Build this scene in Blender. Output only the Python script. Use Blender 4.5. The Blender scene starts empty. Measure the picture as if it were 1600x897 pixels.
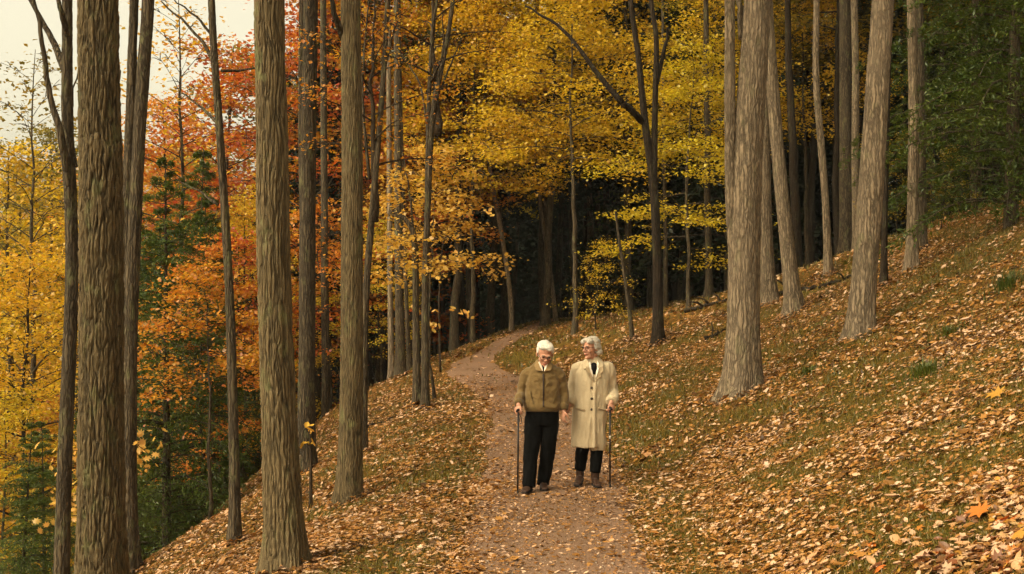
import bpy, math, random
import numpy as np
from mathutils import Vector, Matrix, Euler

R = math.radians
SC = bpy.context.scene
COL = SC.collection

# ------------------------------------------------------------------ camera, sky, sun, exposure
CAM_Z, FPX, HORIZON = 2.13, 1900.0, 470.0
cd = bpy.data.cameras.new('camera'); cam = bpy.data.objects.new('camera', cd); COL.objects.link(cam)
cd.sensor_width = 36.0; cd.lens = 36.0 * FPX / 1600.0
cd.clip_start = 0.1; cd.clip_end = 2000
cam.location = (0, 0, CAM_Z)
cam.rotation_euler = (R(90) + math.atan((HORIZON - 448.5) / FPX), 0, 0)
SC.camera = cam

SUN_EL, SUN_AZ = 42.0, 238.0      # azimuth clockwise from +Y: light comes from behind-left of the camera
world = bpy.data.worlds.new('World'); SC.world = world; world.use_nodes = True
nt = world.node_tree; nt.nodes.clear()
sky = nt.nodes.new('ShaderNodeTexSky'); sky.sky_type = 'NISHITA'; sky.sun_disc = False
sky.sun_elevation = R(SUN_EL); sky.sun_rotation = R(SUN_AZ); sky.dust_density = 5.0; sky.air_density = 1.0
hs = nt.nodes.new('ShaderNodeHueSaturation'); hs.inputs['Saturation'].default_value = 0.10
tint = nt.nodes.new('ShaderNodeMix'); tint.data_type = 'RGBA'; tint.blend_type = 'MULTIPLY'
tint.inputs[0].default_value = 1.0; tint.inputs[7].default_value = (1.0, 0.915, 0.67, 1)
bg = nt.nodes.new('ShaderNodeBackground'); bg.inputs['Strength'].default_value = 0.15
wo = nt.nodes.new('ShaderNodeOutputWorld')
nt.links.new(sky.outputs[0], hs.inputs['Color']); nt.links.new(hs.outputs[0], tint.inputs[6])
nt.links.new(tint.outputs[2], bg.inputs['Color']); nt.links.new(bg.outputs[0], wo.inputs['Surface'])

sl = bpy.data.lights.new('sun', 'SUN'); sun = bpy.data.objects.new('sun', sl); COL.objects.link(sun)
sl.energy = 0.95; sl.angle = R(40); sl.color = (1.0, 0.89, 0.70)
a = R(SUN_AZ); e = R(SUN_EL)
sdir = Vector((math.sin(a) * math.cos(e), math.cos(a) * math.cos(e), math.sin(e)))
sun.rotation_euler = sdir.to_track_quat('Z', 'Y').to_euler()

SC.view_settings.view_transform = 'Standard'; SC.view_settings.look = 'None'
SC.view_settings.exposure = 1.1; SC.view_settings.gamma = 1.0; SC.view_settings.use_curve_mapping = False
SC.render.engine = 'CYCLES'
cy = SC.cycles; cy.use_denoising = True; cy.max_bounces = 3; cy.diffuse_bounces = 2; cy.glossy_bounces = 1
cy.transmission_bounces = 2; cy.transparent_max_bounces = 4; cy.caustics_reflective = False; cy.caustics_refractive = False
cy.use_adaptive_sampling = True; cy.adaptive_threshold = 0.04

# ------------------------------------------------------------------ numeric helpers
rng = np.random.default_rng(11)
def _hash(ix, iy, iz, s=0):
    h = (ix.astype(np.int64) * 374761393 + iy.astype(np.int64) * 668265263 + iz.astype(np.int64) * 2147483647 + s * 1274126177) & 0xFFFFFFFF
    h = ((h ^ (h >> 13)) * 1274126177) & 0xFFFFFFFF
    h = ((h ^ (h >> 15)) * 2246822519) & 0xFFFFFFFF
    return ((h ^ (h >> 16)) & 0xFFFFFF) / float(0xFFFFFF)
def noise3(x, y, z, s=0):
    x, y, z = np.broadcast_arrays(np.asarray(x, float), np.asarray(y, float), np.asarray(z, float))
    ix, iy, iz = np.floor(x), np.floor(y), np.floor(z)
    fx, fy, fz = x - ix, y - iy, z - iz
    fx, fy, fz = [f * f * (3 - 2 * f) for f in (fx, fy, fz)]
    r = 0
    for dx in (0, 1):
        for dy in (0, 1):
            for dz in (0, 1):
                w = (fx if dx else 1 - fx) * (fy if dy else 1 - fy) * (fz if dz else 1 - fz)
                r = r + w * _hash(ix + dx, iy + dy, iz + dz, s)
    return r * 2 - 1
def fbm(x, y, z=0, s=0, o=3):
    r, a = 0, 1.0
    for k in range(o):
        r = r + a * noise3(np.asarray(x) * 2 ** k, np.asarray(y) * 2 ** k, np.asarray(z) * 2 ** k, s + k); a *= 0.5
    return r
def worley_edge(x, y, z, s=0):
    ix, iy, iz = np.floor(x), np.floor(y), np.floor(z)
    f1 = np.full(x.shape, 9.0); f2 = f1.copy()
    for dx in (-1, 0, 1):
        for dy in (-1, 0, 1):
            for dz in (-1, 0, 1):
                cx, cy_, cz = ix + dx, iy + dy, iz + dz
                d = (cx + _hash(cx, cy_, cz, s) - x) ** 2 + (cy_ + _hash(cx, cy_, cz, s + 1) - y) ** 2 + (cz + _hash(cx, cy_, cz, s + 2) - z) ** 2
                n1 = np.minimum(f1, d); f2 = np.minimum(f2, np.maximum(f1, d)); f1 = n1
    return np.sqrt(f2) - np.sqrt(f1)
def softplus(x, k=0.4):
    return k * np.logaddexp(0, np.asarray(x) / k)

# ------------------------------------------------------------------ mesh helpers
class MB:
    def __init__(s): s.v, s.f, s.n, s.a = [], [], 0, []
    def add(s, v, f, a=None):
        v = np.asarray(v, float).reshape(-1, 3); f = np.asarray(f, np.int64)
        s.v.append(v); s.f.append(f + s.n); s.n += len(v)
        s.a.append(np.zeros(len(v)) if a is None else np.broadcast_to(np.asarray(a, float), (len(v),)))
    def mesh(s, name, smooth=True):
        return mesh_np(name, np.concatenate(s.v), s.f, np.concatenate(s.a), smooth)
def mesh_np(name, v, faces, attr=None, smooth=True):
    me = bpy.data.meshes.new(name)
    if isinstance(faces, np.ndarray): faces = [faces]
    me.vertices.add(len(v)); me.vertices.foreach_set('co', np.ascontiguousarray(v, np.float32).ravel())
    loops = np.concatenate([f.ravel() for f in faces])
    tot = np.concatenate([np.full(len(f), f.shape[1]) for f in faces])
    start = np.concatenate([[0], np.cumsum(tot)[:-1]])
    me.loops.add(len(loops)); me.loops.foreach_set('vertex_index', loops.astype(np.int32))
    me.polygons.add(len(tot)); me.polygons.foreach_set('loop_start', start.astype(np.int32))
    me.polygons.foreach_set('loop_total', tot.astype(np.int32))
    if smooth: me.polygons.foreach_set('use_smooth', np.ones(len(tot), bool))
    if attr is not None:
        at_ = me.attributes.new('rnd', 'FLOAT', 'POINT'); at_.data.foreach_set('value', np.ascontiguousarray(attr, np.float32))
    me.update(calc_edges=True)
    return me
def link(name, me, mat=None, parent=None, loc=None, rot=None, scale=None):
    o = bpy.data.objects.new(name, me); COL.objects.link(o)
    if me is not None and mat is not None:
        if not me.materials: me.materials.append(mat)
        if me.materials[0] is not mat:
            o.material_slots[0].link = 'OBJECT'; o.material_slots[0].material = mat
    if parent is not None: o.parent = parent
    if loc is not None: o.location = loc
    if rot is not None: o.rotation_euler = rot
    if scale is not None: o.scale = scale
    return o
def tag(o, label=None, cat=None, group=None, kind=None):
    for k, v in (('label', label), ('category', cat), ('group', group), ('kind', kind)):
        if v: o[k] = v
    return o
def empty(name, loc, label, cat, group=None, rz=0.0):
    o = bpy.data.objects.new(name, None); COL.objects.link(o); o.location = loc; o.rotation_euler = (0, 0, rz)
    o.empty_display_size = 0.2
    return tag(o, label, cat, group)
def tube(P, rad, n=10, cap=True, sx=1.0, sy=1.0, fix=None):
    """rings of n points along polyline P; returns verts, quads"""
    P = np.asarray(P, float); N = len(P); rad = np.broadcast_to(np.asarray(rad, float), (N,))
    T = np.gradient(P, axis=0); T /= np.linalg.norm(T, axis=1)[:, None] + 1e-9
    ref = np.array([0, 1.0, 0]) if abs(T[0][1]) < 0.8 else np.array([1.0, 0, 0])
    if fix is not None: ref = np.asarray(fix, float)
    A = np.cross(ref, T); A /= np.linalg.norm(A, axis=1)[:, None] + 1e-9
    B = np.cross(T, A)
    th = np.linspace(0, 2 * math.pi, n, endpoint=False)
    V = P[:, None, :] + rad[:, None, None] * (sx * np.cos(th)[None, :, None] * A[:, None, :] + sy * np.sin(th)[None, :, None] * B[:, None, :])
    i = np.arange(N - 1)[:, None] * n; j = np.arange(n)[None, :]
    q = np.stack([i + j, i + (j + 1) % n, i + n + (j + 1) % n, i + n + j], -1).reshape(-1, 4)
    V = V.reshape(-1, 3)
    if cap:
        V = np.vstack([V, P[0], P[-1]]); c0, c1 = N * n, N * n + 1; j = np.arange(n)
        q = np.vstack([q, np.stack([np.full(n, c0), (j + 1) % n, j, np.full(n, c0)], -1)[:, [0, 1, 2, 2]] * 1,
                       np.stack([np.full(n, c1), (N - 1) * n + j, (N - 1) * n + (j + 1) % n, (N - 1) * n + (j + 1) % n], -1)])
    return V, q
def tube_add(mb, P, rad, n=10, a=None, **k):
    v, q = tube(P, rad, n, **k)
    tri = q[:, 2] == q[:, 3]
    base = mb.n
    mb.add(v, q[~tri], a)
    if tri.any(): mb.f.append(q[tri][:, :3] + base)
def ell(mb, c, r, M=None, n=14, m=10, a=None):
    th = np.linspace(0, 2 * math.pi, n, endpoint=False); ph = np.linspace(-math.pi / 2, math.pi / 2, m)[1:-1]
    V = np.array([[math.cos(p) * math.cos(t), math.cos(p) * math.sin(t), math.sin(p)] for p in ph for t in th] + [[0, 0, -1], [0, 0, 1]])
    V = V * np.asarray(r, float)
    if M is not None: V = V @ np.asarray(M).T
    V = V + np.asarray(c, float)
    rows = m - 2; i = np.arange(rows - 1)[:, None] * n; j = np.arange(n)[None, :]
    q = np.stack([i + j, i + (j + 1) % n, i + n + (j + 1) % n, i + n + j], -1).reshape(-1, 4)
    j = np.arange(n); base = mb.n
    mb.add(V, q, a)
    mb.f.append(np.stack([np.full(n, rows * n), (j + 1) % n, j], -1) + base)
    mb.f.append(np.stack([np.full(n, rows * n + 1), (rows - 1) * n + j, (rows - 1) * n + (j + 1) % n], -1) + base)
def smooth_path(P, k=8):
    P = np.asarray(P, float)
    if len(P) < 3:
        t = np.linspace(0, 1, k + 1)[:, None]; return P[0] * (1 - t) + P[-1] * t
    Q = np.vstack([2 * P[0] - P[1], P, 2 * P[-1] - P[-2]]); out = []
    for i in range(1, len(Q) - 2):
        p0, p1, p2, p3 = Q[i - 1:i + 3]
        for t in np.linspace(0, 1, k, endpoint=False):
            out.append(0.5 * (2 * p1 + (p2 - p0) * t + (2 * p0 - 5 * p1 + 4 * p2 - p3) * t * t + (3 * p1 - p0 - 3 * p2 + p3) * t ** 3))
    out.append(P[-1]); return np.array(out)

# ------------------------------------------------------------------ materials
def srgb(r, g, b):
    f = lambda c: (c / 255 / 12.92) if c / 255 <= 0.04045 else ((c / 255 + 0.055) / 1.055) ** 2.4
    return (f(r), f(g), f(b), 1)
class NT:
    def __init__(s, name):
        s.m = bpy.data.materials.new(name); s.m.use_nodes = True; s.t = s.m.node_tree; s.t.nodes.clear()
        s.out = s.t.nodes.new('ShaderNodeOutputMaterial')
    def n(s, typ, **k):
        nd = s.t.nodes.new(typ)
        for a_, b_ in k.items(): setattr(nd, a_, b_)
        return nd
    def l(s, a_, b_): s.t.links.new(a_, b_)
    def ramp(s, fac, stops, interp='LINEAR'):
        r = s.n('ShaderNodeValToRGB'); cr = r.color_ramp; cr.interpolation = interp
        while len(cr.elements) < len(stops): cr.elements.new(0.5)
        for el, (p, c) in zip(cr.elements, stops): el.position = p; el.color = c
        if fac is not None: s.l(fac, r.inputs[0])
        return r.outputs[0]
    def mix(s, fac, a_, b_, bt='MIX'):
        m = s.n('ShaderNodeMix', data_type='RGBA', blend_type=bt)
        for idx, v in ((0, fac), (6, a_), (7, b_)):
            if hasattr(v, 'links'): s.l(v, m.inputs[idx])
            else: m.inputs[idx].default_value = v
        return m.outputs[2]
    def noise(s, vec, scale, detail=4, rough=0.6):
        n_ = s.n('ShaderNodeTexNoise'); n_.inputs['Scale'].default_value = scale
        n_.inputs['Detail'].default_value = detail; n_.inputs['Roughness'].default_value = rough
        if vec is not None: s.l(vec, n_.inputs['Vector'])
        return n_.outputs[0]
    def mapping(s, vec, scale):
        m = s.n('ShaderNodeMapping'); m.inputs['Scale'].default_value = scale; s.l(vec, m.inputs['Vector']); return m.outputs[0]
    def math(s, op, a_, b_=0.0, clamp=False):
        m = s.n('ShaderNodeMath', operation=op, use_clamp=clamp)
        for i, v in enumerate((a_, b_)):
            if hasattr(v, 'links'): s.l(v, m.inputs[i])
            else: m.inputs[i].default_value = v
        return m.outputs[0]
    def bump(s, h, strength, dist):
        b = s.n('ShaderNodeBump'); b.inputs['Strength'].default_value = strength; b.inputs['Distance'].default_value = dist
        s.l(h, b.inputs['Height']); return b.outputs[0]
    def principled(s, col, rough=0.8, normal=None, spec=0.3):
        p = s.n('ShaderNodeBsdfPrincipled')
        if hasattr(col, 'links'): s.l(col, p.inputs['Base Color'])
        else: p.inputs['Base Color'].default_value = col
        if hasattr(rough, 'links'): s.l(rough, p.inputs['Roughness'])
        else: p.inputs['Roughness'].default_value = rough
        p.inputs['Specular IOR Level'].default_value = spec
        if normal is not None: s.l(normal, p.inputs['Normal'])
        s.l(p.outputs[0], s.out.inputs['Surface']); return p

def leaf_mat(name, stops, transl=0.54, hue=0.02, val=0.25):
    t = NT(name)
    at_ = t.n('ShaderNodeAttribute', attribute_name='rnd')
    oi = t.n('ShaderNodeObjectInfo')
    col = t.ramp(at_.outputs['Fac'], stops)
    h = t.n('ShaderNodeHueSaturation')
    t.l(t.math('ADD', t.math('MULTIPLY', oi.outputs['Random'], hue), 0.5 - hue / 2), h.inputs['Hue'])
    t.l(t.math('ADD', t.math('MULTIPLY', oi.outputs['Random'], -val), 1 + val / 2), h.inputs['Value'])
    t.l(col, h.inputs['Color'])
    d = t.n('ShaderNodeBsdfDiffuse'); tr = t.n('ShaderNodeBsdfTranslucent'); mx = t.n('ShaderNodeMixShader')
    t.l(h.outputs[0], d.inputs[0]); t.l(h.outputs[0], tr.inputs[0]); mx.inputs[0].default_value = transl
    t.l(d.outputs[0], mx.inputs[1]); t.l(tr.outputs[0], mx.inputs[2])
    g = t.n('ShaderNodeBsdfGlossy'); g.inputs['Roughness'].default_value = 0.5; mx2 = t.n('ShaderNodeMixShader'); mx2.inputs[0].default_value = 0.04
    t.l(mx.outputs[0], mx2.inputs[1]); t.l(g.outputs[0], mx2.inputs[2])
    t.l(mx2.outputs[0], t.out.inputs['Surface']); return t.m
def pal(*cs):
    n_ = len(cs); return [((i + 0.0) / max(1, n_ - 1), srgb(*c)) for i, c in enumerate(cs)]

M = {}
M['gold'] = leaf_mat('leaf_gold', pal((158, 116, 18), (208, 156, 24), (228, 176, 36), (226, 164, 38), (168, 136, 22)))
M['yellow'] = leaf_mat('leaf_yellow', pal((146, 126, 20), (206, 172, 28), (230, 198, 46), (218, 174, 34), (158, 144, 26)))
M['orange'] = leaf_mat('leaf_orange', pal((160, 84, 18), (196, 116, 24), (212, 138, 34), (204, 150, 38), (156, 104, 20)))
M['red'] = leaf_mat('leaf_red', pal((136, 56, 20), (172, 84, 24), (190, 108, 28), (194, 130, 34), (152, 96, 24)))
M['peach'] = leaf_mat('leaf_peach', pal((196, 138, 40), (220, 164, 58), (230, 182, 86), (224, 166, 56), (208, 148, 44)))
M['olive'] = leaf_mat('leaf_olive', pal((86, 78, 16), (128, 112, 24), (160, 132, 30), (118, 104, 22), (90, 84, 20)))
M['dark'] = leaf_mat('leaf_dark_olive', pal((34, 38, 12), (52, 54, 16), (70, 66, 18), (56, 50, 14), (36, 40, 12)), transl=0.2)  # dark olive leaf colour with low translucency
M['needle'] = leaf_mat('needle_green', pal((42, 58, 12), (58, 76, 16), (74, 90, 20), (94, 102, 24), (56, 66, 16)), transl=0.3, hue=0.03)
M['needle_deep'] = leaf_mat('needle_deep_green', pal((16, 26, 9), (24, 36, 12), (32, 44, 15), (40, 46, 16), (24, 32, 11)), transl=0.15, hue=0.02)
M['grass'] = leaf_mat('grass_blades', pal((64, 62, 14), (88, 82, 20), (112, 96, 28), (132, 104, 38), (92, 82, 22)), transl=0.3, val=0)
M['litter'] = leaf_mat('fallen_leaves', pal((70, 44, 16), (104, 68, 24), (134, 88, 32), (152, 102, 40), (168, 118, 58), (194, 150, 110), (210, 174, 142), (158, 102, 42), (120, 80, 30)), transl=0.12, val=0, hue=0)
LEAFC = [leaf_mat('fallen_leaf_' + n_, pal(*c), transl=0.12, hue=0.02, val=0.35) for n_, c in (
    ('tan', ((170, 126, 80), (186, 142, 96))), ('pink_tan', ((184, 138, 104), (200, 158, 124))), ('orange', ((168, 92, 30), (182, 108, 38))),
    ('ochre', ((164, 114, 38), (180, 130, 52))), ('brown', ((96, 58, 26), (120, 74, 34))), ('yellow', ((196, 146, 40), (210, 164, 62))))]

def bark_mat(name, dark, light, moss=0.0, scale=1.0, strength=0.9, plates=False, crackle=.75):
    t = NT(name); tc = t.n('ShaderNodeTexCoord'); oi = t.n('ShaderNodeObjectInfo')
    add = t.n('ShaderNodeVectorMath', operation='ADD'); cmb = t.n('ShaderNodeCombineXYZ')
    t.l(t.math('MULTIPLY', oi.outputs['Random'], 37.0), cmb.inputs[2])
    t.l(tc.outputs['Object'], add.inputs[0]); t.l(cmb.outputs[0], add.inputs[1]); vec = add.outputs[0]
    v1 = t.mapping(vec, (26 * scale, 26 * scale, 1.9 * scale))
    wob = t.noise(t.mapping(vec, (9, 9, 5)), 1.0, 3)
    vo = t.n('ShaderNodeTexVoronoi', feature='DISTANCE_TO_EDGE'); vo.inputs['Scale'].default_value = 1.0
    av = t.n('ShaderNodeVectorMath', operation='ADD'); sc_ = t.n('ShaderNodeVectorMath', operation='SCALE'); sc_.inputs['Scale'].default_value = 1.6
    nn = t.n('ShaderNodeTexNoise'); nn.inputs['Scale'].default_value = 1.2; t.l(t.mapping(vec, (10, 10, 5)), nn.inputs['Vector'])
    t.l(nn.outputs[1], sc_.inputs[0]); t.l(v1, av.inputs[0]); t.l(sc_.outputs[0], av.inputs[1]); t.l(av.outputs[0], vo.inputs['Vector'])
    ridge = t.ramp(vo.outputs['Distance'], [(0.0, (0, 0, 0, 1)), (0.3, (1, 1, 1, 1))])
    fine = t.noise(t.mapping(vec, (70, 70, 16)), 1.0, 5, 0.7)
    big = t.noise(t.mapping(vec, (2.2, 2.2, 0.9)), 1.0, 4)
    h = t.math('ADD', t.math('MULTIPLY', ridge, 0.7), t.math('MULTIPLY', fine, 0.5))
    c = t.mix(fine, srgb(*dark), srgb(*light))
    at_ = t.n('ShaderNodeAttribute', attribute_name='rnd')
    crack = t.math('MULTIPLY', t.math('SUBTRACT', 1.0, ridge), crackle) if not plates else t.math('MULTIPLY', t.math('SUBTRACT', 1.0, at_.outputs['Fac']), crackle)
    c = t.mix(crack, c, srgb(*[int(x * .42) for x in dark]))
    c2 = t.mix(t.ramp(big, [(0.35, (0, 0, 0, 1)), (0.7, (1, 1, 1, 1))]), c, t.mix(0.5, c, srgb(*[int(x * 0.72) for x in light])))
    if moss:
        mk = t.ramp(t.noise(t.mapping(vec, (6, 6, 3)), 1.0, 6, 0.7), [(0.55, (0, 0, 0, 1)), (0.68, (1, 1, 1, 1))])
        c2 = t.mix(t.math('MULTIPLY', mk, moss), c2, srgb(112, 112, 72))
    hv = t.n('ShaderNodeHueSaturation'); t.l(t.math('ADD', t.math('MULTIPLY', oi.outputs['Random'], 0.3), 0.85), hv.inputs['Value']); t.l(c2, hv.inputs['Color'])
    t.principled(hv.outputs[0], 0.9, t.bump(h, strength, 0.02), 0.15); return t.m
M['bark'] = bark_mat('bark_brown', (62, 52, 39), (114, 98, 74), 0.5, .9, 1.0, False, .9)
M['bark_near'] = bark_mat('bark_furrowed', (68, 55, 37), (134, 114, 80), 0.6, 1.2, 0.8, True, 1.0)
M['bark_pale'] = bark_mat('bark_pale', (108, 92, 71), (174, 151, 121), 0.35, .8, 1.0, False, .85)
M['bark_dark'] = bark_mat('bark_dark', (38, 30, 22), (74, 60, 44), 0.2)
M['twig'] = bark_mat('bark_twig', (60, 46, 32), (100, 82, 60), 0, 2)

def plain(name, c, rough=0.7, nscale=None, var=0.25, bump=0.0, spec=0.3):
    t = NT(name); tc = t.n('ShaderNodeTexCoord')
    if nscale:
        f = t.noise(tc.outputs['Object'], nscale, 4, 0.65)
        lo = tuple(x * (1 - var) for x in srgb(*c)[:3]) + (1,); hi = tuple(min(1, x * (1 + var)) for x in srgb(*c)[:3]) + (1,)
        t.principled(t.mix(f, lo, hi), rough, t.bump(f, bump, 0.01) if bump else None, spec)
    else: t.principled(srgb(*c), rough, None, spec)
    return t.m

# ground and path
def ground_material():
    t = NT('forest_floor'); tc = t.n('ShaderNodeTexCoord'); P = tc.outputs['Object']
    n1 = t.noise(P, 22, 5, 0.7); n2 = t.noise(P, 0.55, 4, 0.6); n3 = t.noise(P, 55, 3, 0.6)
    vo = t.n('ShaderNodeTexVoronoi'); vo.inputs['Scale'].default_value = 13; t.l(P, vo.inputs['Vector'])
    leafc = t.ramp(vo.outputs['Color'], [(0.1, srgb(66, 44, 16)), (0.35, srgb(104, 72, 24)), (0.6, srgb(124, 86, 30)), (0.85, srgb(142, 104, 50))])
    soil = t.mix(n1, srgb(40, 28, 14), srgb(74, 52, 26))
    c = t.mix(t.ramp(n3, [(0.4, (0, 0, 0, 1)), (0.55, (1, 1, 1, 1))]), soil, leafc)
    grs = t.mix(n1, srgb(60, 54, 14), srgb(98, 84, 26))
    at_ = t.n('ShaderNodeAttribute', attribute_name='rnd')
    m_ = t.math('MULTIPLY', at_.outputs['Fac'], t.ramp(n1, [(0.3, (0.2, 0.2, 0.2, 1)), (0.6, (1, 1, 1, 1))]))
    c = t.mix(m_, c, grs)
    h = t.math('ADD', t.math('MULTIPLY', n1, 0.6), n3)
    t.principled(c, 0.95, t.bump(h, 0.9, 0.03), 0.1); return t.m
def path_material():
    t = NT('path_gravel'); tc = t.n('ShaderNodeTexCoord'); P = tc.outputs['Object']
    n1 = t.noise(P, 1.3, 5, 0.6); n2 = t.noise(P, 40, 5, 0.75)
    vo = t.n('ShaderNodeTexVoronoi'); vo.inputs['Scale'].default_value = 60; t.l(P, vo.inputs['Vector'])
    c = t.mix(n2, srgb(94, 68, 50), srgb(148, 114, 90))
    c = t.mix(t.ramp(n1, [(0.35, (0, 0, 0, 1)), (0.65, (1, 1, 1, 1))]), c, t.mix(0.5, c, srgb(94, 68, 44)))
    c = t.mix(t.math('MULTIPLY', vo.outputs['Color'], 0.35), c, srgb(142, 116, 92))
    h = t.math('ADD', t.math('MULTIPLY', vo.outputs['Distance'], -0.8), n2)
    t.principled(c, 0.95, t.bump(h, 0.8, 0.012), 0.15); return t.m
M['ground'] = ground_material(); M['path'] = path_material()

# ------------------------------------------------------------------ terrain
_py = np.array([-40, 0, 9.5, 13.5, 20, 24, 26, 28.5, 31, 34, 38, 42, 48, 56, 70, 120.])
_px = np.array([-.2, .1, .33, .46, .42, .22, -.2, -.9, -1.05, -.63, 0, .62, 1.5, 3.2, 7, 12])
_pz_y = np.array([-40, 0, 6, 10, 13.5, 20, 25, 29, 34, 38, 42, 48, 54, 70, 100, 400.])
_pz = np.array([.9, .45, .12, 0, 0, .15, .3, .45, .75, 1.0, 1.2, 1.4, 1.4, .6, 0, 0])
_yy = np.arange(-60, 420, 0.1)
def _sm(xp, fp, w):
    v = np.interp(_yy, xp, fp); k = np.hanning(w); k /= k.sum()
    return np.convolve(np.pad(v, w // 2, mode='edge'), k, mode='valid')[:len(_yy)]
_XC = _sm(_py, _px, 31); _ZP = _sm(_pz_y, _pz, 41)
path_x = lambda y: np.interp(y, _yy, _XC)
path_z = lambda y: np.interp(y, _yy, _ZP)
path_w = lambda y: np.interp(y, [0, 25, 29, 33, 60], [.88, .86, .76, .42, .36])
def terrain(x, y):
    x = np.asarray(x, float); y = np.asarray(y, float)
    u = x - path_x(y); w = path_w(y); z0 = path_z(y)
    s = np.interp(y, [0, 10, 18, 22, 30, 40, 60, 100], [.41, .41, .40, .37, .28, .17, .12, .10])
    q = np.interp(y, [0, 24, 45], [.007, .007, .002])
    ur = softplus(u - w - .2, .3)
    rise = s * ur + q * np.minimum(ur, 12) ** 2
    rise = 10 - softplus(10 - rise, 1.5)
    v = -u
    ed = np.interp(y, [0, 14, 20, 30, 40, 50, 90], [5.6, 5.6, 4.7, 2.7, 1.6, 1.2, 1.2])
    drop = .14 * softplus(v - w, .3) + .22 * softplus(v - w - .95, .5) + .55 * softplus(v - ed - .4, .5)
    drop = 9.0 - softplus(9.0 - drop, 1.2)
    far = np.clip((-x - 30) / 120, 0, 1) ** 1.5 * 26 + np.clip((y - 90) / 200, 0, 1) * 10
    off = np.clip((np.abs(u) - w) / 1.2, 0, 1)
    bumps = off * (0.10 * noise3(x * .45, y * .45, 0, 5) + 0.035 * noise3(x * 1.4, y * 1.4, 0, 6) + .015 * noise3(x * 3.3, y * 3.3, 0, 7)) + .01 * noise3(x * 1.1, y * 1.1, 3, 8)
    return z0 + rise - drop + far + bumps
GRASSY = [(1.25, 13.7, .3), (-1.0, 10.6, .5), (.75, 12.6, .3), (3.4, 9.3, .8), (4.6, 12.4, .8), (2.6, 7.8, .7)]
def grass_mask(x, y):
    u = np.asarray(x) - path_x(y)
    m = (fbm(x * .5, y * .5, 0, 40, 2) * .4 + fbm(x * 1.6, y * 1.6, 0, 44, 3) * .75) + np.where(u > 0, .14, -.08)
    rim = np.exp(-((np.abs(u) - path_w(y) - .25) / .3) ** 2) * .35
    for a_, b_, r_ in GRASSY: m = m + .9 * np.exp(-((x - a_) ** 2 + (y - b_) ** 2) / r_ ** 2)
    return np.clip(m + rim, 0, 1)
def tz(x, y): return float(terrain(np.array([x]), np.array([y]))[0])
def at(px, py, d): return np.array([(px - 800) / FPX * d, d, CAM_Z + (HORIZON - py) / FPX * d])
def hit(px, py):
    """where the sight line of a photo point meets the ground, with the depth"""
    ds = np.arange(4, 120, .05); X = (px - 800) / FPX * ds; Z = CAM_Z + (HORIZON - py) / FPX * ds
    g = terrain(X, ds); k = np.argmax(g > Z)
    if not (g > Z).any() or ds[k] > 46: k = np.argmin(np.abs(ds - 34))
    return np.array([X[k], ds[k], g[k]])

def axis(fine, lo, hi, step, far, n):
    out = np.arange(lo, hi + 1e-6, step); g = np.geomspace(1, far, n)
    return np.concatenate([lo - g[::-1], out, hi + g])
gx = axis(None, -13, 16, .16, 330, 34); gy = axis(None, 2, 58, .2, 400, 34); gy = gy[gy > -60]
GX, GY = np.meshgrid(gx, gy); GZ = terrain(GX, GY)
nx, ny = len(gx), len(gy)
idx = np.arange(nx * ny).reshape(ny, nx)
gq = np.stack([idx[:-1, :-1], idx[:-1, 1:], idx[1:, 1:], idx[1:, :-1]], -1).reshape(-1, 4)
gm = mesh_np('ground', np.stack([GX, GY, GZ], -1).reshape(-1, 3), gq, grass_mask(GX.ravel(), GY.ravel()))
ground = tag(link('ground', gm, M['ground']), kind='structure', label='leaf covered forest floor sloping across the path')

ys = np.arange(-6, 54, .12); ts = np.linspace(-1, 1, 23)
PY, PT = np.meshgrid(ys, ts, indexing='ij')
ew = path_w(PY) + .09 * fbm(PY * .6, np.sign(PT) * 9.0, 0, 77, 3) + .03 * noise3(PY * 4.0, np.sign(PT) * 5.0, 0, 78)
PX = path_x(PY) + PT * ew
PZ = terrain(PX, PY) + .03 - .055 * np.abs(PT) ** 6 - .012 * np.exp(-((np.abs(PT) - .45) / .2) ** 2)
ids = np.arange(PY.size).reshape(PY.shape)
pq = np.stack([ids[:-1, :-1], ids[:-1, 1:], ids[1:, 1:], ids[1:, :-1]], -1).reshape(-1, 4)
path = tag(link('path', mesh_np('path', np.stack([PX, PY, PZ], -1).reshape(-1, 3), pq[:, ::-1]), M['path']), kind='structure', label='reddish gravel footpath strewn with leaves')
# ------------------------------------------------------------------ leaves
def fan(outline, zc=0.0, curl=0.0):
    o = np.array(outline, float); n_ = len(o)
    v = np.vstack([[0, .35, zc], np.column_stack([o, np.zeros(n_)])])
    v[:, 1] -= .35
    v[1:, 2] += curl * .7 * (np.abs(v[1:, 0]) * 1.2 + np.maximum(0, np.abs(v[1:, 1]) - .2)) + np.array([0.05 * math.sin(i * 2.7) for i in range(n_)])
    f = np.array([[0, i + 1, (i + 1) % n_ + 1] for i in range(n_)])
    return v, f
_maple = [(0, 1.0), (.12, .70), (.45, .82), (.30, .52), (.62, .45), (.34, .26), (.38, .06), (.06, .10), (0, -.18), (-.06, .10), (-.38, .06), (-.34, .26), (-.62, .45), (-.30, .52), (-.45, .82), (-.12, .70)]
_oak = [(0, 1.0), (.14, .82), (.30, .78), (.16, .62), (.36, .50), (.17, .38), (.26, .18), (.05, .06), (0, -.15), (-.05, .06), (-.26, .18), (-.17, .38), (-.36, .50), (-.16, .62), (-.30, .78), (-.14, .82)]
_oval = [(0, 1.0), (.24, .68), (.30, .38), (.16, .10), (0, -.04), (-.16, .10), (-.30, .38), (-.24, .68)]
TEMPL = [fan(_maple, .0, .35), fan(_oak, .03, .3), fan(_oval, -.03, .45), fan(_maple, .05, -.3), fan(_oval, 0, .9)]
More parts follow.
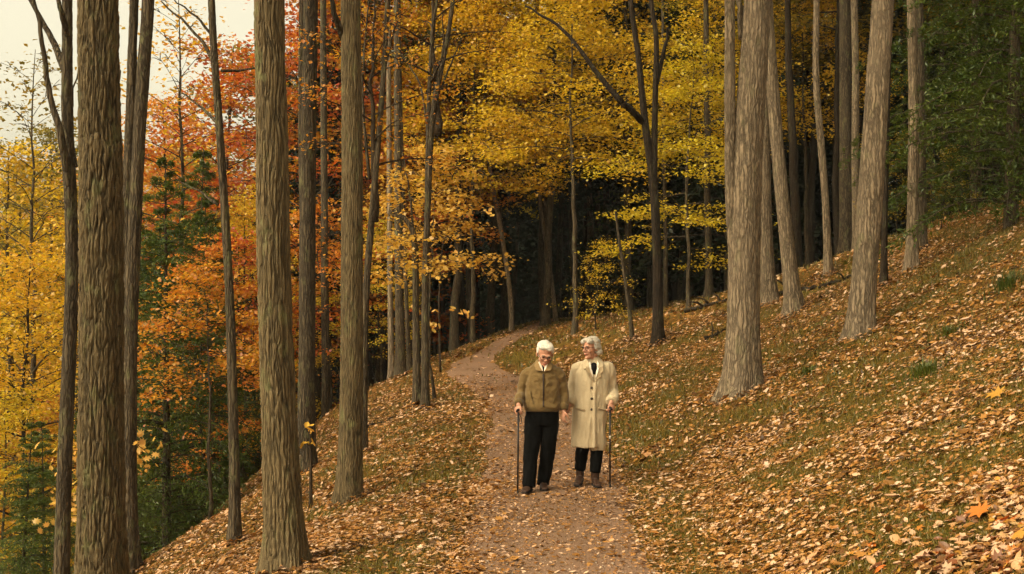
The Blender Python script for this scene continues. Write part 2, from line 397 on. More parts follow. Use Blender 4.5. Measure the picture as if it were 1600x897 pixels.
_q = lambda w, f_: (np.array([[0, -.5, 0], [w, 0, f_], [0, .5, 0], [-w, 0, f_]]), np.array([[0, 1, 2], [0, 2, 3]]))
QUADS = [_q(.42, .12), _q(.34, -.1), _q(.5, .16)]

def orient(n_, yaw, tilt, tdir, base=None):
    """per-instance rotation matrices: yaw about z, then tilt about a horizontal axis"""
    c, s = np.cos(yaw), np.sin(yaw); Z = np.zeros(n_); O = np.ones(n_)
    Y = np.stack([np.stack([c, -s, Z], -1), np.stack([s, c, Z], -1), np.stack([Z, Z, O], -1)], 1)
    ax, ay = np.cos(tdir), np.sin(tdir); ct, st = np.cos(tilt), np.sin(tilt)
    T = np.stack([np.stack([ct + ax * ax * (1 - ct), ax * ay * (1 - ct), ay * st], -1),
                  np.stack([ax * ay * (1 - ct), ct + ay * ay * (1 - ct), -ax * st], -1),
                  np.stack([-ay * st, ax * st, ct], -1)], 1)
    M_ = T @ Y
    return M_ if base is None else base @ M_
def instance(mb, templ, pos, rot, size, rnd):
    v, f = templ; n_ = len(pos); k = len(v)
    V = np.einsum('nij,kj->nki', rot, v) * size[:, None, None] + pos[:, None, :]
    F = f[None] + (np.arange(n_) * k)[:, None, None]
    mb.add(V.reshape(-1, 3), F.reshape(-1, f.shape[1]), np.repeat(rnd, k))

# ------------------------------------------------------------------ trees: prototype trunk and crown meshes
class Proto: pass
def broadleaf(seed, H, cb, Rc, nb, per, leaf, r0, forks=0, elev=(.15, .9), limb=True, spread=.30, flat=.10, lean=.0, keep=1.0, skew=.55):
    """H total height, cb crown base, Rc crown radius, nb branches, per leaves on a branch"""
    g = np.random.default_rng(seed); p = Proto(); tm, cm = MB(), MB()
    zs = np.linspace(-.6, H, 22); wob = np.cumsum(g.normal(0, .035, (22, 2)), 0)
    ax = np.column_stack([wob[:, 0] + lean * np.maximum(zs, 0), wob[:, 1], zs])
    rad = r0 * (1 - .93 * np.clip(zs / H, 0, 1) ** 1.1) * (1 + .55 * np.exp(-np.maximum(zs, 0) / (r0 * 2.2)))
    tube_add(tm, ax, rad, 12)
    for i in range(nb):
        u = ((i + g.random()) / nb) ** .9; z0 = cb + (H - cb) * u * .96
        prof = math.sin(math.pi * min(1, (.12 + .88 * u) ** skew * 1.0)) ** .8 if u < .98 else .15
        prof = max(prof, .22)
        L = Rc * prof * g.uniform(.65, 1.15); azm = i * 2.39996 + g.normal(0, .35)
        el_ = elev[0] + (elev[1] - elev[0]) * u + g.normal(0, .1)
        o = np.array([np.interp(z0, zs, ax[:, 0]), np.interp(z0, zs, ax[:, 1]), z0])
        d = np.array([math.cos(azm), math.sin(azm), 0]); side = np.array([-d[1], d[0], 0])
        t = np.linspace(0, 1, 7); kink = g.normal(0, .05 * L, 7) * t
        P = o + d * (L * t)[:, None] + side * kink[:, None]; P[:, 2] += L * (math.tan(el_) * t * .75 - .22 * t * t)
        rb = np.interp(z0, zs, rad) * .45
        if limb:
            tube_add(tm, P, np.maximum(.006, np.minimum(rb, .012 + .018 * L) * (1 - .88 * t)), 5, cap=False)
            for k in range(3):
                tk = g.uniform(.3, .8); b = np.array([np.interp(tk, t, P[:, c]) for c in range(3)])
                e_ = b + (d * g.uniform(.2, .7) + side * g.choice([-1, 1]) * g.uniform(.4, .9) + np.array([0, 0, g.uniform(-.1, .5)])) * L * .35
                tube_add(tm, np.array([b, (b + e_) / 2 + [0, 0, .04], e_]), [.012, .009, .004], 4, cap=False)
        nk = max(3, int(7 * L / max(Rc, .1) + 4)); n_ = int(per * (.4 + .6 * L / Rc) * keep)
        tc = g.beta(2.2, 1.2, nk) * .85 + .2; lat = g.normal(0, spread, nk) * L * (1.15 - .5 * tc)
        C = np.column_stack([np.interp(tc, t, P[:, c]) for c in range(3)]) + side * lat[:, None]
        C[:, 2] += g.normal(0, .10, nk) - .12 * np.abs(lat)
        w = g.random(nk) + .3; w /= w.sum(); pick = g.choice(nk, n_, p=w); sg = g.uniform(.5, 1.2, nk) * Rc * .13
        pos = C[pick] + g.normal(0, 1, (n_, 3)) * np.column_stack([sg[pick], sg[pick], np.full(n_, flat)])
        rot = orient(n_, g.uniform(0, 6.28, n_), np.abs(g.normal(.35, .5, n_)), g.uniform(0, 6.28, n_))
        tone = np.clip(g.random(n_) * .75 + (g.random(nk) * .35 - .05)[pick], 0, 1)
        sz = leaf * g.uniform(.65, 1.25, n_)
        cut = n_ // 3
        for q_, sl_ in zip(QUADS, (slice(0, cut), slice(cut, 2 * cut), slice(2 * cut, n_))):
            instance(cm, q_, pos[sl_], rot[sl_], sz[sl_], tone[sl_])
    p.trunk = tm.mesh('trunk'); p.crown = cm.mesh('crown', False); p.H, p.r0 = H, r0
    return p
def hemlock(seed, H, Rc, cb, layers, per, nl=.10, wd=.26):
    g = np.random.default_rng(seed); p = Proto(); tm, cm = MB(), MB()
    zs = np.linspace(-.6, H, 14); tube_add(tm, np.column_stack([zs * 0, zs * 0, zs]), .012 * H * (1 - .95 * np.clip(zs / H, 0, 1)) + .006, 9)
    nbr = 0
    for i in range(layers):
        u = (i + .5) / layers; z0 = cb + (H - cb) * u
        for k in range(6 if u < .8 else 4):
            L = Rc * (1 - u) ** .75 * g.uniform(.35, 1.2) + .15; azm = k * 1.047 + i * 2.1 + g.normal(0, .25)
            d = np.array([math.cos(azm), math.sin(azm), 0]); side = np.array([-d[1], d[0], 0]); t = np.linspace(0, 1, 6)
            up = .25 + .5 * u
            o = np.array([0, 0, z0 + g.normal(0, .12)])
            P = o + d * (L * t)[:, None]; P[:, 2] += L * (up * t - .62 * t * t)
            tube_add(tm, P, (.008 + .008 * L) * (1 - .85 * t), 4, cap=False)
            n_ = int(per * (.25 + .75 * L / Rc)); tc = g.beta(1.8, 1.1, n_); tw = np.round(tc * 9) / 9 + g.normal(0, .012, n_)
            lat = g.uniform(-1, 1, n_) * L * .42 * (1.08 - tc) ** .7 * (.35 + tc * .9); sgn = np.sign(lat)
            pos = np.column_stack([np.interp(tw + .25 * np.abs(lat) / L, t, P[:, c]) for c in range(3)]) + side * lat[:, None]
            pos[:, 2] += -.28 * np.abs(lat) + g.normal(0, .05, n_)
            yaw = azm - math.pi / 2 + sgn * g.uniform(.5, 1.1, n_)
            rot = orient(n_, yaw + g.normal(0, .3, n_), np.abs(g.normal(.45, .5, n_)), g.uniform(0, 6.28, n_))
            v = (np.array([[0, -.5, 0], [wd, 0, .03], [0, .5, 0], [-wd, 0, .03]]), np.array([[0, 1, 2], [0, 2, 3]]))
            instance(cm, v, pos, rot, nl * g.uniform(.7, 1.4, n_), np.clip(g.random(n_) * .6 + g.random() * .4, 0, 1)); nbr += 1
    p.trunk = tm.mesh('trunk'); p.crown = cm.mesh('crown', False); p.H = H
    return p

PR = {
    'wide':   broadleaf(1, 15, 3.6, 4.2, 46, 400, .14, .17),
    'round':  broadleaf(2, 14, 3.0, 3.6, 44, 380, .14, .15, skew=.7),
    'tall':   broadleaf(3, 18, 6.0, 3.4, 48, 330, .14, .17, elev=(.2, 1.0)),
    'loose':  broadleaf(4, 15, 3.5, 3.8, 34, 300, .14, .14, elev=(.3, 1.0), spread=.36),
    'layer':  broadleaf(5, 8.5, 2.2, 3.0, 28, 420, .10, .07, elev=(.05, .6), flat=.06),
    'layer2': broadleaf(6, 7.5, 1.6, 2.6, 26, 400, .10, .06, elev=(.0, .5), flat=.05, spread=.36),
    'bush':   broadleaf(7, 3.6, .5, 1.5, 18, 130, .085, .03, elev=(.1, .7), flat=.06),
    'high':   broadleaf(8, 20, 10.5, 3.4, 30, 260, .18, .16, elev=(.2, 1.0)),
    'high2':  broadleaf(9, 19, 8.5, 3.0, 30, 240, .18, .14, elev=(.1, .9), lean=.02),
    'hem':    hemlock(10, 12, 3.1, .5, 30, 430, .12, .13),
    'hem2':   hemlock(12, 16, 3.6, 1.5, 30, 170, .20),
    'hemhi':  hemlock(13, 19, 3.8, 7.0, 24, 170, .22),
}
_nt = 0
def tree(name, proto, x, y, s, mat, bark, label, group=None, cat='tree', rz=None, sink=0.0, sz=1.0):
    global _nt; _nt += 1
    p = PR[proto]; g = random.Random(_nt * 7 + 3)
    o = empty(name, (x, y, tz(x, y) - sink), label, cat, group, g.uniform(0, 6.28) if rz is None else rz)
    o.scale = (s, s, s * sz)
    o.rotation_euler[0] = g.gauss(0, .02); o.rotation_euler[1] = g.gauss(0, .02)
    link('trunk', p.trunk, M[bark], o); link('crown', p.crown, M[mat], o)
    return o
def tree_px(name, proto, px, d, s, mat, bark, label, group=None, **k):
    return tree(name, proto, (px - 800) / FPX * d, d, s, mat, bark, label, group, **k)

# ------------------------------------------------------------------ the tall trunks of the photograph, each measured
high_crown = [broadleaf(20 + i, 8, 1.0, 3.0, 22, 95, .12, .10, elev=(.3, 1.1)) for i in range(3)]
def stem_mesh(stems, nt_, dz, amp, seed, flare=.5, cut=7.5, limbs=()):
    """stems: list of (points Nx3, radii N); real fissured bark below 'cut' metres above the camera foot"""
    mb = MB(); g = np.random.default_rng(seed); cr = None
    for si, (P, rad) in enumerate(stems):
        Q = smooth_path(P, 14); L = np.concatenate([[0], np.cumsum(np.linalg.norm(np.diff(Q, axis=0), axis=1))])
        rr = np.interp(np.linspace(0, len(P) - 1, len(Q)), np.arange(len(P)), rad)
        zb = Q[0][2]
        lc = np.interp(cut, Q[:, 2], L) if Q[-1][2] > cut else L[-1]
        s = np.concatenate([np.arange(0, lc, dz), np.arange(lc, L[-1], .3), [L[-1]]])
        C = np.column_stack([np.interp(s, L, Q[:, c]) for c in range(3)]); r = np.interp(s, L, rr)
        T = np.gradient(C, axis=0); T /= np.linalg.norm(T, axis=1)[:, None]
        A = np.cross([0, 1., 0], T); A /= np.linalg.norm(A, axis=1)[:, None]; B = np.cross(T, A)
        th = np.linspace(0, 2 * math.pi, nt_, endpoint=False); ct, st = np.cos(th), np.sin(th)
        hgt = (C[:, 2] - zb - .45)[:, None]
        fl = 1.0
        if si == 0:
            fl = 1 + flare * np.exp(-np.maximum(hgt, -.2) / .32) * (1 + .42 * np.cos(5 * th + seed)[None] * np.exp(-np.maximum(hgt, 0) / .5) + .25 * np.cos(3 * th + 2 * seed)[None])
        X = ct[None] * r[:, None]; Y = st[None] * r[:, None]; Z = np.broadcast_to(s[:, None], X.shape)
        lump = 1 + .05 * noise3(ct[None] * 1.3 + 9, st[None] * 1.3, Z * .8, seed) + .03 * noise3(ct[None] * 2.5, st[None] * 2.5, Z * 2.2, seed + 1)
        R_ = r[:, None] * fl * lump
        if amp:
            wx = .55 * noise3(X * 7, Y * 7, Z * 2.2, seed + 3) + .35 * noise3(X * 20, Y * 20, Z * 9, seed + 4); k, kz = {3: (27., 2.3), 11: (36., 2.0), 14: (44., 2.6), 22: (40., 3.2), 23: (34., 2.2)}.get(seed, (32., 2.6))
            e1 = worley_edge(X * k + wx, Y * k + wx, Z * kz + .3 * wx, seed)
            e2 = worley_edge(X * k * 2 + 5, Y * k * 2 + wx, Z * 5, seed + 9)
            cr = np.clip(np.clip(e1 / .26, 0, 1) * .75 + np.clip(e2 / .3, 0, 1) * .25, 0, 1).ravel()
            R_ = R_ + amp * (np.clip(e1 / .34, 0, 1) ** .7 - .6) + amp * .35 * (np.clip(e2 / .3, 0, 1) - .5) + amp * .3 * noise3(X * 70, Y * 70, Z * 24, seed + 5)
        V = C[:, None, :] + R_[..., None] * (ct[None, :, None] * A[:, None, :] + st[None, :, None] * B[:, None, :])
        n_ = len(s); i = np.arange(n_ - 1)[:, None] * nt_; j = np.arange(nt_)[None]
        mb.add(V.reshape(-1, 3), np.stack([i + j, i + (j + 1) % nt_, i + nt_ + (j + 1) % nt_, i + nt_ + j], -1).reshape(-1, 4), cr)
    for P, r_a, r_b in limbs:
        Q = smooth_path(P, 6); Q = Q + g.normal(0, .012, Q.shape) * np.linspace(0, 1, len(Q))[:, None]
        tube_add(mb, Q, np.linspace(r_a, r_b, len(Q)), 7)
    return mb.mesh('trunk')
def ground_d(px, py): return hit(px, py)[1]
BASES = []
def tall_tree(name, label, d, stems, bark, nt_=28, dz=.08, amp=0.0, flare=.45, limbs=(), group=None, leaf='gold', seed=1, top=None, crown=True, cs=1.0):
    """stems: [(photo points bottom..top, widths px)], base on the ground at depth d; above the frame it goes on to 'top' metres"""
    w = []
    base = None
    top = top or CAM_Z + .25 * d + 9
    for si, (pts, wid) in enumerate(stems):
        P = [at(a_, b_, d) for a_, b_ in pts]; r = [x * .92 / FPX * d / 2 for x in wid]
        if si == 0:
            x0 = P[0][0]; g0 = tz(x0, d); base = np.array([x0, d, g0])
            if P[0][2] > g0 - .1: P[0][2] = g0
            else: P[0][2] = g0
            P.insert(0, np.array([x0 - .02, d, g0 - .45])); r.insert(0, r[0] * 1.05)
            pts = [pts[0]] + list(pts)
        if pts[-1][1] <= 5:
            dr = (P[-1] - P[-2]) / max(.1, P[-1][2] - P[-2][2]); zt = P[-1][2]
            for h in (2.5, 5.5, top - zt):
                if zt + h <= top + .01 and h > 0:
                    P.append(P[-1] * 0 + np.array([P[-1][0] + dr[0] * .6 * (zt + h - P[-1][2]), P[-1][1] + .05 * h * math.sin(seed), zt + h]))
                    r.append(r[len(r) - 1] * .72)
        w.append((np.array(P) - base, r))
    lm = [(np.array([at(a_, b_, d + dd) for a_, b_, dd in pts]) - base, ra, rb) for pts, ra, rb in limbs]
    t_ = empty(name, base, label, 'tree', group); BASES.append((base[0], base[1], w[0][1][0]))
    link('trunk', stem_mesh(w, nt_, dz, amp, seed, flare, cut=CAM_Z + .27 * d - base[2] + .6, limbs=lm), M[bark], t_)
    if crown:
        st_ = w[0][0]; hz = st_[-1][2] - 5.0; hp = high_crown[seed % 3]
        tip = np.array([np.interp(hz, st_[:, 2], st_[:, c]) for c in range(3)]) + [0, 0, 5.0 - .3]
        link('branches', hp.trunk, M['twig'], t_, loc=(tip[0], tip[1], tip[2] - 5.0), rot=(0, 0, seed * 1.3), scale=(cs,) * 3)
        link('crown', hp.crown, M[leaf], t_, loc=(tip[0], tip[1], tip[2] - 5.0), rot=(0, 0, seed * 1.3), scale=(cs,) * 3)
    return t_

tall_tree('oak_tree', 'thick furrowed trunk nearest the left edge, its base below the frame', 12.0,
          [([(160, 985), (158, 700), (158, 400), (152, 0)], [84, 74, 71, 64])], 'bark_near', 190, .014, .022, seed=3, leaf='gold')
tall_tree('maple_tree', 'slim dark trunk with forked side limb just left of the thick furrowed trunk', 15.0,
          [([(96, 960), (103, 700), (112, 420), (104, 180), (103, 0)], [27, 24, 22, 19, 17])], 'bark', 40, .04, .006, seed=5, leaf='yellow',
          limbs=[([(113, 330, 0), (95, 215, -.2), (78, 150, -.2), (62, 50, -.3), (40, -40, -.4)], .055, .018), ([(104, 120, 0), (80, 60, .2), (50, 8, .3), (30, -50, .4)], .05, .015),
                 ([(105, 60, 0), (92, 10, -.2), (80, -50, -.2)], .045, .015), ([(118, 260, 0), (108, 190, .2), (120, 110, .3)], .03, .008)])
tall_tree('maple_tree', 'twin stemmed trunk close behind the right side of the thick furrowed trunk', 16.5,
          [([(206, 1010), (203, 760), (204, 520), (212, 300), (222, 120), (230, 0)], [30, 25, 24, 22, 22, 20]), ([(203, 470), (198, 330), (203, 180), (206, 60), (208, 0)], [18, 17, 17, 15, 15])], 'bark', 44, .04, .006, seed=6)
tall_tree('maple_tree', 'slender lichened trunk standing alone between the two thickest trunks', ground_d(368, 852),
          [([(368, 852), (366, 700), (358, 450), (342, 200), (329, 0)], [20, 17, 15, 13, 12])], 'bark', 36, .04, .005, seed=8, leaf='orange',
          limbs=[([(343, 195, 0), (310, 165, .3), (270, 135, .5)], .025, .006), ([(340, 320, 0), (312, 300, .2), (270, 278, .4)], .02, .005), ([(338, 110, 0), (312, 60, .2), (250, 0, .3)], .03, .01), ([(345, 110, 0), (385, 108, .2), (430, 90, .4)], .02, .006),
                 ([(335, 60, 0), (300, 20, -.1), (262, -5, -.1)], .02, .006)])
tall_tree('oak_tree', 'thick greenish trunk with flared roots beside the left verge of the path', ground_d(447, 893),
          [([(447, 893), (438, 700), (428, 450), (424, 200), (419, 0)], [64, 59, 55, 52, 50])], 'bark_near', 180, .014, .014, seed=11, flare=.45)
tall_tree('maple_tree', 'medium trunk half hidden behind the thick trunk with flared roots', 20.0,
          [([(478, 735), (480, 500), (481, 250), (484, 0)], [30, 28, 27, 25]), ([(476, 420), (471, 200), (472, 0)], [14, 12, 12])], 'bark', 44, .04, .006, seed=12, leaf='red',
          limbs=[([(488, 160, 0), (515, 120, .2), (540, 60, .4)], .02, .006)])
tall_tree('oak_tree', 'straight purplish brown trunk rising from the leafy left bank, clear of others', ground_d(546, 785),
          [([(546, 785), (549, 600), (550, 300), (547, 0)], [42, 38, 35, 33])], 'bark_near', 120, .016, .009, seed=14, flare=.3, leaf='orange',
          limbs=[([(536, 60, 0), (522, 20, -.2), (510, -40, -.3)], .05, .02)])
tall_tree('maple_tree', 'thin slanting sapling trunk leaning away right behind the purplish trunk', 19.5,
          [([(568, 680), (571, 480), (584, 300), (598, 130), (605, 0)], [13, 12, 11, 9, 8])], 'bark', 20, .08, .0, seed=15, top=9, leaf='orange', cs=.5,
          limbs=[([(577, 280, 0), (566, 150, .2), (574, 0, .3)], .03, .012), ([(600, 110, 0), (612, 60, .1), (622, 10, .1)], .02, .008)])
tall_tree('maple_tree', 'slim forking trunk, left one of the pair nearest the path bend', ground_d(652, 635),
          [([(652, 635), (650, 500), (648, 380), (635, 345), (612, 330)], [14, 12, 11, 8, 4])], 'bark', 20, .08, 0, seed=16, crown=False,
          limbs=[([(648, 390, 0), (640, 300, .3), (628, 240, .5)], .03, .01)])
tall_tree('maple_tree', 'slim tall forking trunk, right one of the pair nearest the path bend', ground_d(665, 640),
          [([(665, 640), (664, 480), (668, 330), (676, 180), (695, 80), (707, 0)], [13, 12, 11, 10, 8, 7]), ([(667, 300), (670, 150), (676, 40), (682, 0)], [8, 7, 5, 5])], 'bark', 20, .08, 0, seed=17, top=11, cs=.6,
          limbs=[([(668, 200, 0), (655, 130, .3), (620, 75, .5)], .03, .01), ([(676, 170, 0), (700, 110, .2), (720, 60, .5)], .03, .01), ([(672, 130, 0), (692, 80, -.2), (690, 20, -.3)], .03, .01)])
tall_tree('beech_tree', 'pale leaning trunk where the grassy trail climbs out of sight', 41.5,
          [([(799, 520), (797, 460), (786, 380), (772, 300), (760, 200), (758, 0)], [9, 8, 8, 7, 7, 5])], 'bark_pale', 16, .15, 0, flare=.2, seed=18, cs=1.0, leaf='gold', limbs=[([(772, 300, 0), (760, 275, .3), (740, 262, .5)], .07, .02)])
tall_tree('beech_tree', 'pale slightly curved trunk beyond the trail, behind the two walkers', 46.0,
          [([(868, 497), (862, 440), (852, 370), (843, 310), (836, 200), (838, 0)], [8, 7, 7, 6, 6, 5])], 'bark_pale', 16, .15, 0, flare=.2, seed=19, leaf='yellow', limbs=[([(860, 400, 0), (858, 350, .3), (850, 310, .5)], .06, .04)])
tall_tree('maple_tree', 'tall blackish trunk forking high above the grassy bank right of the walkers', ground_d(1028, 537),
          [([(1028, 537), (1027, 420), (1022, 300), (1008, 190), (998, 90), (986, 0)], [19, 16, 15, 12, 10, 9]), ([(1022, 290), (1024, 160), (1026, 60), (1018, 0)], [12, 10, 9, 8])], 'bark_dark', 24, .08, 0, seed=20, leaf='yellow',
          limbs=[([(1026, 130, 0), (1040, 70, .3), (1046, 40, .3)], .06, .02), ([(972, 160, -.5), (930, 110, -.4), (880, 45, -.2), (820, 8, 0)], .07, .02), ([(1004, 190, 0), (990, 175, -.3), (972, 160, -.5)], .08, .07)])
tall_tree('beech_tree', 'massive grey trunk with a smaller stem fused along its left flank', ground_d(1160, 615),
          [([(1158, 615), (1161, 500), (1165, 330), (1174, 150), (1185, 0)], [62, 54, 52, 48, 44]), ([(1149, 400), (1143, 310), (1141, 160), (1141, 0)], [22, 20, 18, 17])], 'bark_pale', 150, .018, .010, seed=22, flare=.38, leaf='yellow',
          limbs=[([(1160, 60, .2), (1155, -10, .3)], .05, .04)])
tall_tree('beech_tree', 'broad pale trunk leaning right, highest thick trunk on the leafy bank', ground_d(1345, 524),
          [([(1343, 524), (1353, 400), (1364, 250), (1374, 100), (1381, 0)], [44, 42, 40, 38, 36])], 'bark_pale', 120, .018, .008, seed=23, flare=.35, leaf='yellow')
tall_tree('beech_tree', 'slim grey trunk directly behind the massive grey trunk on its right side', ground_d(1202, 474),
          [([(1203, 474), (1198, 400), (1194, 250), (1194, 0)], [28, 24, 22, 20])], 'bark_pale', 28, .08, 0, seed=24)
tall_tree('beech_tree', 'grey trunk leaning left between the massive trunk and broad pale trunk', ground_d(1241, 487),
          [([(1241, 487), (1232, 400), (1217, 250), (1207, 120), (1200, 0)], [28, 25, 22, 20, 18])], 'bark_pale', 32, .06, .004, seed=25)
tall_tree('beech_tree', 'thin crooked grey stem left of the straight pair on the upper bank', ground_d(1294, 430),
          [([(1294, 430), (1291, 330), (1284, 230), (1276, 120), (1277, 0)], [14, 12, 12, 11, 10])], 'bark_pale', 18, .1, 0, seed=26)
tall_tree('beech_tree', 'straight shaded trunk, thicker of the pair left of the broad pale trunk', ground_d(1323, 395),
          [([(1322, 395), (1322, 250), (1322, 0)], [23, 21, 20])], 'bark', 24, .1, 0, seed=27)
tall_tree('beech_tree', 'smooth pale stem, thinner of the pair left of the broad pale trunk', ground_d(1338, 390) - .5,
          [([(1339, 390), (1337, 250), (1338, 120), (1336, 0)], [14, 13, 12, 12])], 'bark_pale', 18, .1, 0, seed=28)
tall_tree('beech_tree', 'slender pale trunk on the bank right of the broad pale trunk', ground_d(1424, 422),
          [([(1424, 422), (1427, 300), (1429, 150), (1426, 0)], [20, 18, 17, 16])], 'bark_pale', 26, .08, 0, seed=29)
tall_tree('beech_tree', 'shaded trunk close behind the slender pale trunk near the evergreen', ground_d(1440, 390),
          [([(1440, 390), (1440, 250), (1437, 0)], [17, 16, 15])], 'bark', 18, .1, 0, seed=30)
tall_tree('maple_tree', 'thin dark stem peeping out behind the broad pale trunk', ground_d(1381, 448),
          [([(1381, 448), (1383, 330), (1388, 150), (1392, 0)], [11, 10, 9, 8])], 'bark_dark', 14, .12, 0, seed=31)
tall_tree('beech_tree', 'short visible grey trunk at the dark wood edge left of the massive trunk', ground_d(1108, 466),
          [([(1108, 466), (1107, 400), (1105, 300), (1104, 0)], [13, 11, 10, 9])], 'bark', 16, .12, 0, seed=32)
tall_tree('maple_tree', 'thin straight stem just right of the blackish forking trunk', ground_d(1040, 480),
          [([(1040, 480), (1040, 380), (1038, 250), (1036, 0)], [8, 7, 6, 5])], 'bark', 12, .15, 0, seed=33)
tall_tree('maple_tree', 'wispy leaning sapling stem on the bank left of the blackish trunk', ground_d(988, 531),
          [([(988, 531), (980, 460), (968, 380), (962, 330)], [7, 6, 5, 4])], 'bark', 12, .15, 0, seed=34, crown=False)
for i, (px, py, w_, lab) in enumerate([(626, 588, 17, 'sturdy shaded trunk on the terrace rim, right one of two left of the forking pair'), (612, 590, 11, 'narrower pale trunk on the terrace rim, left one of two beside the sturdy shaded one'),
                                       (640, 588, 8, 'thin tilted stem touching the sturdy shaded trunk on the terrace rim'), (510, 608, 15, 'shaded trunk low beyond the bank, between the purplish trunk and half hidden trunk')]):
    d_ = 30.0 + i * .7
    tall_tree('maple_tree', lab, d_, [([(px, py), (px - 2 - 3 * (i == 2), py - 120), (px - 4 - 8 * (i == 2), 250), (px - 6 - 12 * (i == 2), 0)], [w_, w_ * .9, w_ * .8, w_ * .7])], 'bark' if i != 1 else 'bark_pale', 16, .12, 0, seed=40 + i)
